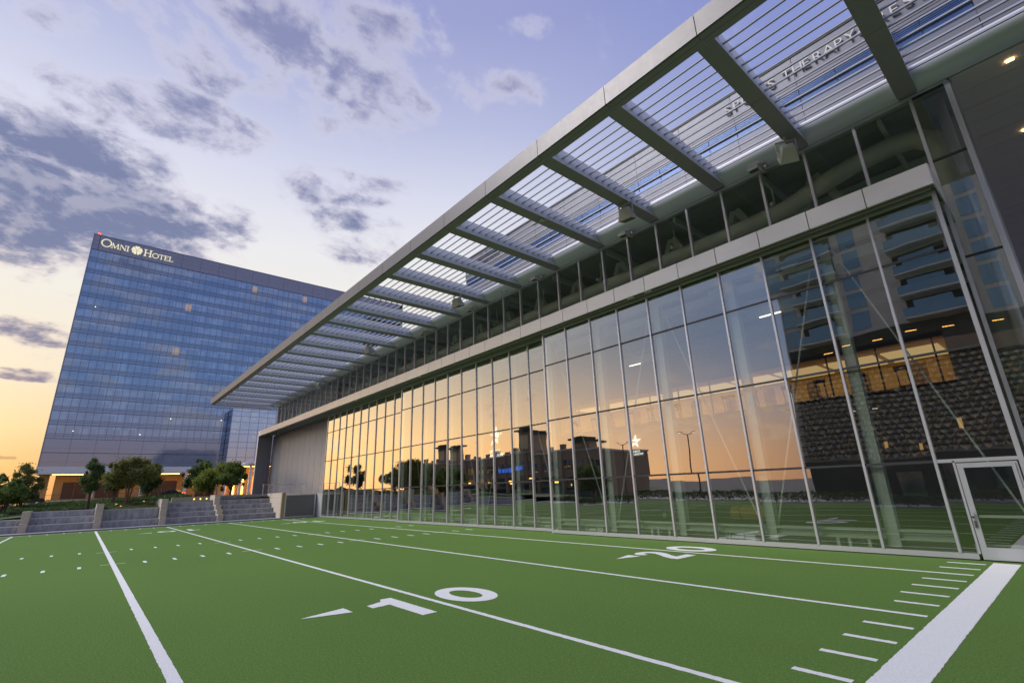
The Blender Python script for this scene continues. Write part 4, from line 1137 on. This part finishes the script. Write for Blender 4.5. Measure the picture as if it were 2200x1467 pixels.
def tree(name, label, cat, x, y, z, H_, W_, mat, style='round', trunk_h=.3, stems=1, bark='bark', group=None, dens=900, leafs=.26, seed=0, lean=0):
    r = random.Random(seed)
    o = thing(name, label, cat, (x, y, z), group)
    cl = []; bm = bmesh.new()
    th = H_*trunk_h
    for s in range(stems):
        a = 2*math.pi*s/max(stems, 1)+r.random()
        off = 0.0 if stems == 1 else .10*W_*.5
        top = (lean+math.cos(a)*off*3.2, math.sin(a)*off*3.2, H_*.72)
        mid = (math.cos(a)*off*1.4+lean*.5, math.sin(a)*off*1.4, th)
        rr = .035*H_*(.75 if stems == 1 else .42)
        tube(bm, [(math.cos(a)*off*.6, math.sin(a)*off*.6, -.35), (math.cos(a)*off*.8, math.sin(a)*off*.8, th*.5), mid, ((mid[0]+top[0])/2, (mid[1]+top[1])/2, (th+H_*.72)/2), top], [rr*1.25, rr, rr*.85, rr*.55, rr*.2], 7)
    nb = 19 if style == 'round' else 15
    for i in range(nb):
        a = 2*math.pi*i/nb*1.618*2+r.uniform(-.3, .3)
        if style == 'vase':
            hz = th+(H_-th)*r.uniform(.15, .97); k = (hz-th)/(H_-th); ra = W_*.5*(.25+.75*min(1, k*2.2))*(1.05-.85*max(0, k-.5)*1.6)*r.uniform(.35, .95)
        else:
            hz = th+(H_-th)*r.uniform(.18, .92); k = (hz-th)/(H_-th); ra = W_*.5*math.sqrt(max(.04, 1-(2*k-.95)**2))*r.uniform(.45, .92)
        c = (math.cos(a)*ra+lean*k, math.sin(a)*ra, hz)
        rad = W_*r.uniform(.12, .22)
        cl.append((c, (rad, rad, rad*r.uniform(.65, .95)*(1.5 if style == 'vase' else 1))))
        p0 = (lean*.3, 0, th*r.uniform(.8, 1.3))
        tube(bm, [p0, ((p0[0]+c[0])/2, (p0[1]+c[1])/2, (p0[2]+c[2])/2+.1), c], [.014*H_*.6, .009*H_*.6, .004*H_], 5)
    for i in range(9):   # small stray sprays break the outline
        a = r.uniform(0, 6.28); k = r.uniform(.1, 1.0); hz = th+(H_-th)*k; ra = W_*.5*(1.05 if style == 'round' else .8)*math.sqrt(max(.02, 1-(2*k-1)**2))
        cl.append(((math.cos(a)*ra+lean*k, math.sin(a)*ra, hz), (W_*.06, W_*.06, W_*.09)))
    cl.append(((lean*.7, 0, H_*.62), (W_*.25, W_*.25, H_*.2)))
    ob('trunk', bm, bark, o, smooth_=True)
    ob('crown', leaves_mesh(crown_pts(cl, dens), leafs), mat, o)
    return o
tree('vase_tree', 'slim upright young tree alone on the lawn before the brown doors', 'tree', -63, .55, 1.45, 4.75, 2.0, 'leaf_dark', 'vase', .3, 1, dens=3600, leafs=.17, seed=1, lean=.1)
tree('crape_myrtle', 'spreading many stemmed tree with reddish uplit trunks in the planter', 'tree', -60, 3.3, 1.5, 4.55, 3.9, 'leaf_olive', 'round', .42, 6, 'bark_red', dens=2700, leafs=.17, seed=2, lean=0)
tree('vase_tree', 'small dark tree half hidden behind the many stemmed one', 'tree', -68, 2.6, 1.9, 3.0, 2.2, 'leaf_dark', 'round', .4, 3, dens=3000, leafs=.18, seed=3)
tree('vase_tree', 'dark pointed tree just right of the many stemmed one', 'tree', -72, 5.75, 2.1, 4.1, 2.6, 'leaf_dark', 'vase', .22, 1, dens=3000, leafs=.19, seed=4)
tree('live_oak', 'dark blue green oak at the left of the oak clump by the entrance', 'tree', -80, 11.7, 2.3, 4.95, 3.4, 'leaf_dark', 'round', .18, 1, dens=3000, leafs=.22, seed=5)
tree('live_oak', 'bright yellow green oak in the middle of the oak clump', 'tree', -74, 12.4, 2.25, 4.2, 4.2, 'leaf_bright', 'round', .15, 2, dens=3000, leafs=.21, seed=6)
tree('live_oak', 'taller green oak leaning towards the hall end wall', 'tree', -71.2, 14.1, 2.2, 4.4, 3.3, 'leaf_mid', 'round', .18, 1, dens=3000, leafs=.21, seed=8, lean=.1)
tree('live_oak', 'bushy tree at the left edge with its crown against the yellow sky', 'tree', -70, -4.6, 1.1, 4.9, 3.1, 'leaf_olive', 'round', .25, 3, dens=2600, leafs=.19, seed=9)
tree('live_oak', 'low green tree at the left edge before the taller one', 'tree', -64, -5.15, 1.0, 3.5, 2.8, 'leaf_mid', 'round', .28, 4, dens=3000, leafs=.18, seed=10)
tree('live_oak', 'dark tree cut by the left picture edge', 'tree', -74, -8.0, 1.2, 4.5, 3.6, 'leaf_dark', 'round', .2, 2, dens=2600, leafs=.22, seed=11)
# hedges and ornamental grass: uncountable
def scatter(name, label, cat, f, n, size, mat, up=.5):
    P = np.array([f() for _ in range(n)])
    o = ob(name, leaves_mesh(P, size, up), mat); tag(o, label, cat, None, 'stuff')
def hedge_f():
    y = random.uniform(-5.2, 9.6); x = random.uniform(-79, -67.5)
    if y < 1: x = random.uniform(-76, -63.5)
    k = 1-((x+72.5)/7)**2
    top = .25+.55*max(k, 0)*(.75+.5*mnoise.noise((x*.5, y*.5, 3)))
    return (x, y, ground_z(x, y)-.1+top*random.random()**.35)
scatter('hedge', 'low dark evergreen ground cover behind the seat steps', 'hedge', hedge_f, 15000, .26, 'hedge_leaf', .9)
def hedge2():
    y = random.uniform(-20, -4.5); x = random.uniform(-90, -60)
    return (x, y, ground_z(x, y)-.1+.5*(.6+.6*mnoise.noise((x*.4, y*.4, 9)))*random.random()**.4)
scatter('ground_cover', 'dark ground cover around the trees at the left', 'ground cover', hedge2, 9000, .28, 'hedge_leaf', .9)
def grass_f():
    y = random.uniform(1.56, 5.45); x = random.uniform(-62.5, RX-1.05)
    t_ = min(1, (RX-1.05-x)/5)
    return (x, y, 1.50+.10*t_+(.14+.40*t_)*random.random()**.6*(.7+.6*mnoise.noise((x, y, 1))))
scatter('ornamental_grass', 'soft ornamental grass filling the planter round the many stemmed tree', 'grass', grass_f, 11000, .13, 'grass_leaf', .2)
bm = bmesh.new(); bx(bm, -63.0, RX-1.3, 1.56, 5.44, 1.0, 1.50)
tag(ob('planter_soil', bm, 'mulch'), 'dark soil under the ornamental grass', 'soil', None, 'stuff')
for i, (x, y, z, l) in enumerate(((-57.8, 2.42, 1.80, 'lit ground spotlight nearer the pier, under the many stemmed tree'), (-57.2, 2.75, 1.62, 'lit ground spotlight nearer the planter edge'), (-60.5, 4.6, 1.95, 'small lit spotlight right of the red trunks'))):
    o = thing('ground_spotlight', l, 'spotlight', (x, y, z), 'garden spotlights in the planter')
    bm = bmesh.new(); tube(bm, [(0, 0, -.25), (0, 0, 0)], .02, 6); ob('stake', bm, 'fixture_dark', o)
    bm = bmesh.new(); tube(bm, [(.06, 0, 0), (-.06, .03, .12)], [.05, .07], 10); ob('lamp_housing', bm, 'fixture_dark', o)
    bm = bmesh.new(); tube(bm, [(-.061, .0305, .122), (-.075, .036, .147)], [.068, .06], 10); ob('lamp_lens', bm, 'lamp_spot', o)

# ------------------------------------------------------------------ car, lamp post, crane
def car(x, y, z, yaw, label, mat='black_car', name='parked_car'):
    o = thing(name, label, 'car', (x, y, z)); o.rotation_euler = (0, 0, yaw)
    bm = bmesh.new()
    side = [(-2.25, .35), (-2.3, .62), (-2.15, .86), (-1.2, .95), (-.55, 1.36), (.9, 1.40), (1.55, 1.05), (2.2, .95), (2.3, .6), (2.2, .32)]
    for s0, s1, k in ((-.88, -.80, .97), (-.80, .80, 1), (.80, .88, .97)):
        prism(bm, [(px*(k), pz) for px, pz in side], 'y', s0, s1)
    ob('body', bm, mat, o)
    bm = bmesh.new(); prism(bm, [(-1.1, .97), (-.5, 1.32), (.85, 1.36), (1.4, 1.05)], 'y', -.889, .889); ob('side_window', bm, 'tower_glass', o)
    for wx in (-1.4, 1.4):
        for wy in (-.80, .80):
            bm = bmesh.new(); tube(bm, [(wx, wy-.1, .33), (wx, wy+.1, .33)], .33, 16); w = ob('wheel', bm, 'tyre', o)
            bm = bmesh.new(); tube(bm, [(wx, wy-.112, .33), (wx, wy+.112, .33)], .2, 10); ob('rim', bm, 'panel_metal', w)
    for wy in (-.65, .65): box('tail_light', (2.28, 2.33, wy-.15, wy+.15, .68, .82), 'lamp_red', o)
    for wy in (-.65, .65): box('headlight', (-2.33, -2.27, wy-.15, wy+.15, .62, .74), 'fixture_grey', o)
    return o
car(-136, 15.3, 2.85, math.radians(62), 'dark saloon car parked in front of the lit hotel podium')
car(-106, -6.6, 2.05, math.radians(100), 'dark car with a red tail light on the road behind the left trees')
lpst = thing('lamp_post', 'slim double arm street lamp rising above the oak clump', 'street lamp', (-110, 19.4, 2.3))
bm = bmesh.new(); tube(bm, [(0, 0, 0), (0, 0, 7.3)], [.10, .06], 8); ob('pole', bm, 'fixture_dark', lpst)
for s in (-1, 1):
    bm = bmesh.new(); tube(bm, [(0, 0, 7.0), (0, s*.12, 7.45), (0, s*.3, 7.75), (0, s*.62, 7.9)], .035, 6); a = ob('arm', bm, 'fixture_dark', lpst)
    bm = bmesh.new(); bx(bm, -.1, .1, min(s*.5, s*.85), max(s*.5, s*.85), 7.86, 7.94); ob('lamp_head', bm, 'fixture_dark', a)
cr = thing('tower_crane', 'distant tower crane jib low over the left horizon', 'crane', (-420, -48, 0))
bm = bmesh.new()
for k in range(14): bar(bm, (0, -4+k*1.3, 29.0), (0, -3.35+k*1.3, 30.1), .12, .12); bar(bm, (0, -3.35+k*1.3, 30.1), (0, -2.7+k*1.3, 29.0), .12, .12)
bx(bm, -.2, .2, -8, 14, 28.9, 29.1); bx(bm, -.15, .15, -8, 13.4, 30.05, 30.2); ob('jib', bm, 'crane_paint', cr)
bm = bmesh.new(); bx(bm, -.7, .7, -6, -4.6, 0, 33); ob('mast', bm, 'crane_paint', cr)
bm = bmesh.new(); bar(bm, (0, -5.3, 34), (0, 8, 30.2), .08, .08); ob('stay_rod', bm, 'crane_paint', cr)

# ================================================================== ACROSS THE STREET (seen mirrored in the glass)
tw = thing('apartment_tower', 'beige apartment tower with glass balconies mirrored in the right hand glass', 'building', (-10, -40, 0))
def W(o):
    o.parent = tw; o.matrix_parent_inverse = Matrix.Translation((10, 40, 0)); return o
TX0, TX1, TY = -26.6, 18.0, -40.0
bm = bmesh.new(); bx(bm, TX0+.2, TX1, TY-18, TY-1.8, 0, 72); W(ob('tower_wall', bm, 'tower_concrete'))
zf = 20.4
for f_i in range(16):
    z = zf+3.05*f_i
    for (a, b) in ((-24.2, -17.4), (-10.5, -4.6), (1.5, 8)):
        W(box('balcony_slab', (a, b, TY-1.79, TY, z, z+.22), 'slab_white'))
        W(box('balcony_glass', (a+.05, b-.05, TY-.06, TY-.02, z+.23, z+1.25), 'tower_glass'))
        W(box('balcony_recess', (a+.3, b-.3, TY-1.795, TY-1.76, z+.24, z+2.8), 'tower_dark'))
        W(box('balcony_door', (a+1.0, b-1.2, TY-1.755, TY-1.70, z+.3, z+2.6), 'tower_glass'))
    for (a, b) in ((-26.55, -24.5), (-16.6, -14.6), (-3.4, -1.4), (9, 12)):
        W(box('window', (a, b, TY-1.79, TY-1.72, z+.4, z+2.85), 'tower_glass'))
W(box('corner_edge', (TX0, TX0+.19, TY-18, TY-1.6, 14, 72), 'slab_white'))
W(box('podium_floor', (TX0+.3, TX1, TY-1.79, TY-1.6, 17.6, 20.2), 'tower_dark'))
for k in range(9): W(box('floor_lamp', (-22+k*3.6, -20.9+k*3.6, TY-1.59, TY-1.55, 18.9+.2*(k % 2), 18.98+.2*(k % 2)), 'lamp_spot'))
W(box('podium_band', (TX0+.1, TX1, TY-1.79, TY-1.0, 15.7, 17.55), 'brick_far'))
bm = bmesh.new()
rows_, cols_ = 17, 46
for i in range(rows_):
    for j in range(cols_):
        x0 = TX0+.4+j*.96+(i % 2)*.48; z0 = 4.3+i*.67
        tilt_ = .14+.10*random.random(); jx, jy = random.uniform(-.10, .10), random.uniform(-.04, .08)
        v = [bm.verts.new(p) for p in ((x0, TY-1.7, z0+.70), (x0+.96, TY-1.7, z0+.70), (x0+.84, TY-1.7+tilt_*1.5, z0+.2), (x0+.48, TY-1.7+tilt_*2.4, z0-.1), (x0+.12, TY-1.7+tilt_*1.5, z0+.2), (x0+.48+jx, TY-1.6+tilt_*1.6+jy, z0+.34))]
        for f in ((0, 4, 5), (4, 3, 5), (3, 2, 5), (2, 1, 5), (1, 0, 5)): bm.faces.new([v[q] for q in f])
o = W(ob('metal_scale_screen', bm, 'scale_metal')); o['kind'] = 'stuff'
W(box('podium_base', (TX0+.3, TX1, TY-1.79, TY-1.2, .0, 4.1), 'tower_dark'))
for k, (x, z) in enumerate(((-13.6, 4.9), (-9.4, 6.6), (-16.8, 5.4))): W(box('lit_window_or_glint', (x, x+.34, TY-1.0, TY-.95, z, z+.7+.5*(k % 2)), 'podium_glow'))  # added glowing boxes imitating the screen's warm glints and lit interior
for k in range(7): W(box('podium_window', (-20+k*4.2, -17.6+k*4.2, TY-1.19, TY-1.12, .4, 3.3), 'tower_glass'))
# arcade building with pavilions
ar = thing('arcade_building', 'long low brick arcade with two pavilion towers mirrored in the glass', 'building', (-100, -45, 0))
def R_(o):
    o.parent = ar; o.matrix_parent_inverse = Matrix.Translation((100, 45, 0)); return o
R_(box('arcade_wall', (-150, -64, -58, -45.0, 0, 9.6), 'brick_far'))
R_(box('arcade_coping', (-150.2, -63.8, -58.2, -44.8, 9.6, 10.0), 'tower_concrete'))
for k in range(20):
    x = -147+k*4.2
    R_(box('shop_window', (x, x+2.9, -44.99, -44.9, .5, 4.2), 'tower_glass')); R_(box('arcade_pier', (x-.9, x-.3, -44.99, -44.5, 0, 9.3), 'brick_far'))
    for q in (0, 1.5): R_(box('upper_window', (x+q, x+q+1.0, -44.99, -44.93, 5.6, 7.6), 'tower_glass'))
    R_(box('parapet_block', (x-.9, x+.5, -45.6, -44.85, 10.01, 10.5+.35*(k % 3)), 'brick_far'))
    if k % 2 == 0: R_(box('shop_light', (x+.4, x+1.6, -44.89, -44.8, 3.2, 3.5), 'lamp_spot'))
for cx, hh in ((-123, 15.0), (-88.5, 15.6), (-70, 12.6)):
    R_(box('pavilion_wall', (cx-1.9, cx+1.9, -49, -44.4, 10.01, hh-1), 'brick_far'))
    R_(box('pavilion_window', (cx-1.2, cx+1.2, -44.39, -44.3, 10.6, hh-1.8), 'gym_wall'))
    R_(box('pavilion_roof', (cx-2.6, cx+2.6, -50, -43.4, hh-1, hh-.6), 'tower_dark')); R_(box('pavilion_roof', (cx-1.8, cx+1.8, -49, -44.4, hh-.59, hh+.0), 'tower_dark'))
bm = bmesh.new()
for k in range(7): bx(bm, -100+k*1.5, -99+k*1.5, -44.5, -44.4, 5.6, 6.6)
R_(ob('neon_sign', bm, 'sign_blue'))
R_(box('shop_screen', (-139, -134, -44.8, -44.7, 3.5, 7), 'screen_glow'))
STL = {24: 'round street tree mirrored just left of the taller pavilion', 25: 'round street tree mirrored under the left pavilion', 26: 'short street tree mirrored between the blue sign and the small pavilion', 27: 'largest street tree mirrored at the left end of the arcade'}
for (x, y, h, w, s) in ((-90, -24, 6.4, 6, 24), (-104, -22, 7, 6, 25), (-52, -26, 5.5, 4.5, 26), (-120, -26, 8, 6, 27)):
    tree('street_tree', STL[s], 'tree', x, y, 0, h, w, 'leaf_mid', 'round', .3, 1, group='street trees mirrored in the glass', dens=1500, leafs=.32, seed=s)
def hedge3():
    x = random.uniform(-50, 14); return (x, random.uniform(-17.6, -16.2), random.random()**.5*(.9+.2*mnoise.noise((x, 0, 0))))
scatter('boundary_hedge', 'clipped dark hedge along the near edge of the field', 'hedge', hedge3, 9000, .24, 'hedge_leaf', .6)
for i, x in enumerate((-44, -33, -14)):
    o = thing('street_lamp', ('double arm street lamp mirrored in front of the arcade pavilions', 'double arm street lamp mirrored beside the small lone tree', 'double arm street lamp mirrored in front of the apartment tower')[i], 'street lamp', (x, -24, 0), 'street lamps across the field')
    bm = bmesh.new(); tube(bm, [(0, 0, 0), (0, 0, 8.2)], [.12, .07], 8); ob('pole', bm, 'fixture_dark', o)
    for s in (-1, 1):
        bm = bmesh.new(); bar(bm, (0, 0, 8.1), (s*.9, 0, 8.4), .06, .06); ob('arm', bm, 'fixture_dark', o)
        bm = bmesh.new(); bx(bm, min(s*.7, s*1.2), max(s*.7, s*1.2), -.12, .12, 8.42, 8.5); hd = ob('lamp_head', bm, 'fixture_dark', o)
        bm = bmesh.new(); bx(bm, min(s*.75, s*1.15), max(s*.75, s*1.15), -.10, .10, 8.39, 8.418); ob('lamp_lens', bm, 'lamp_white', hd)
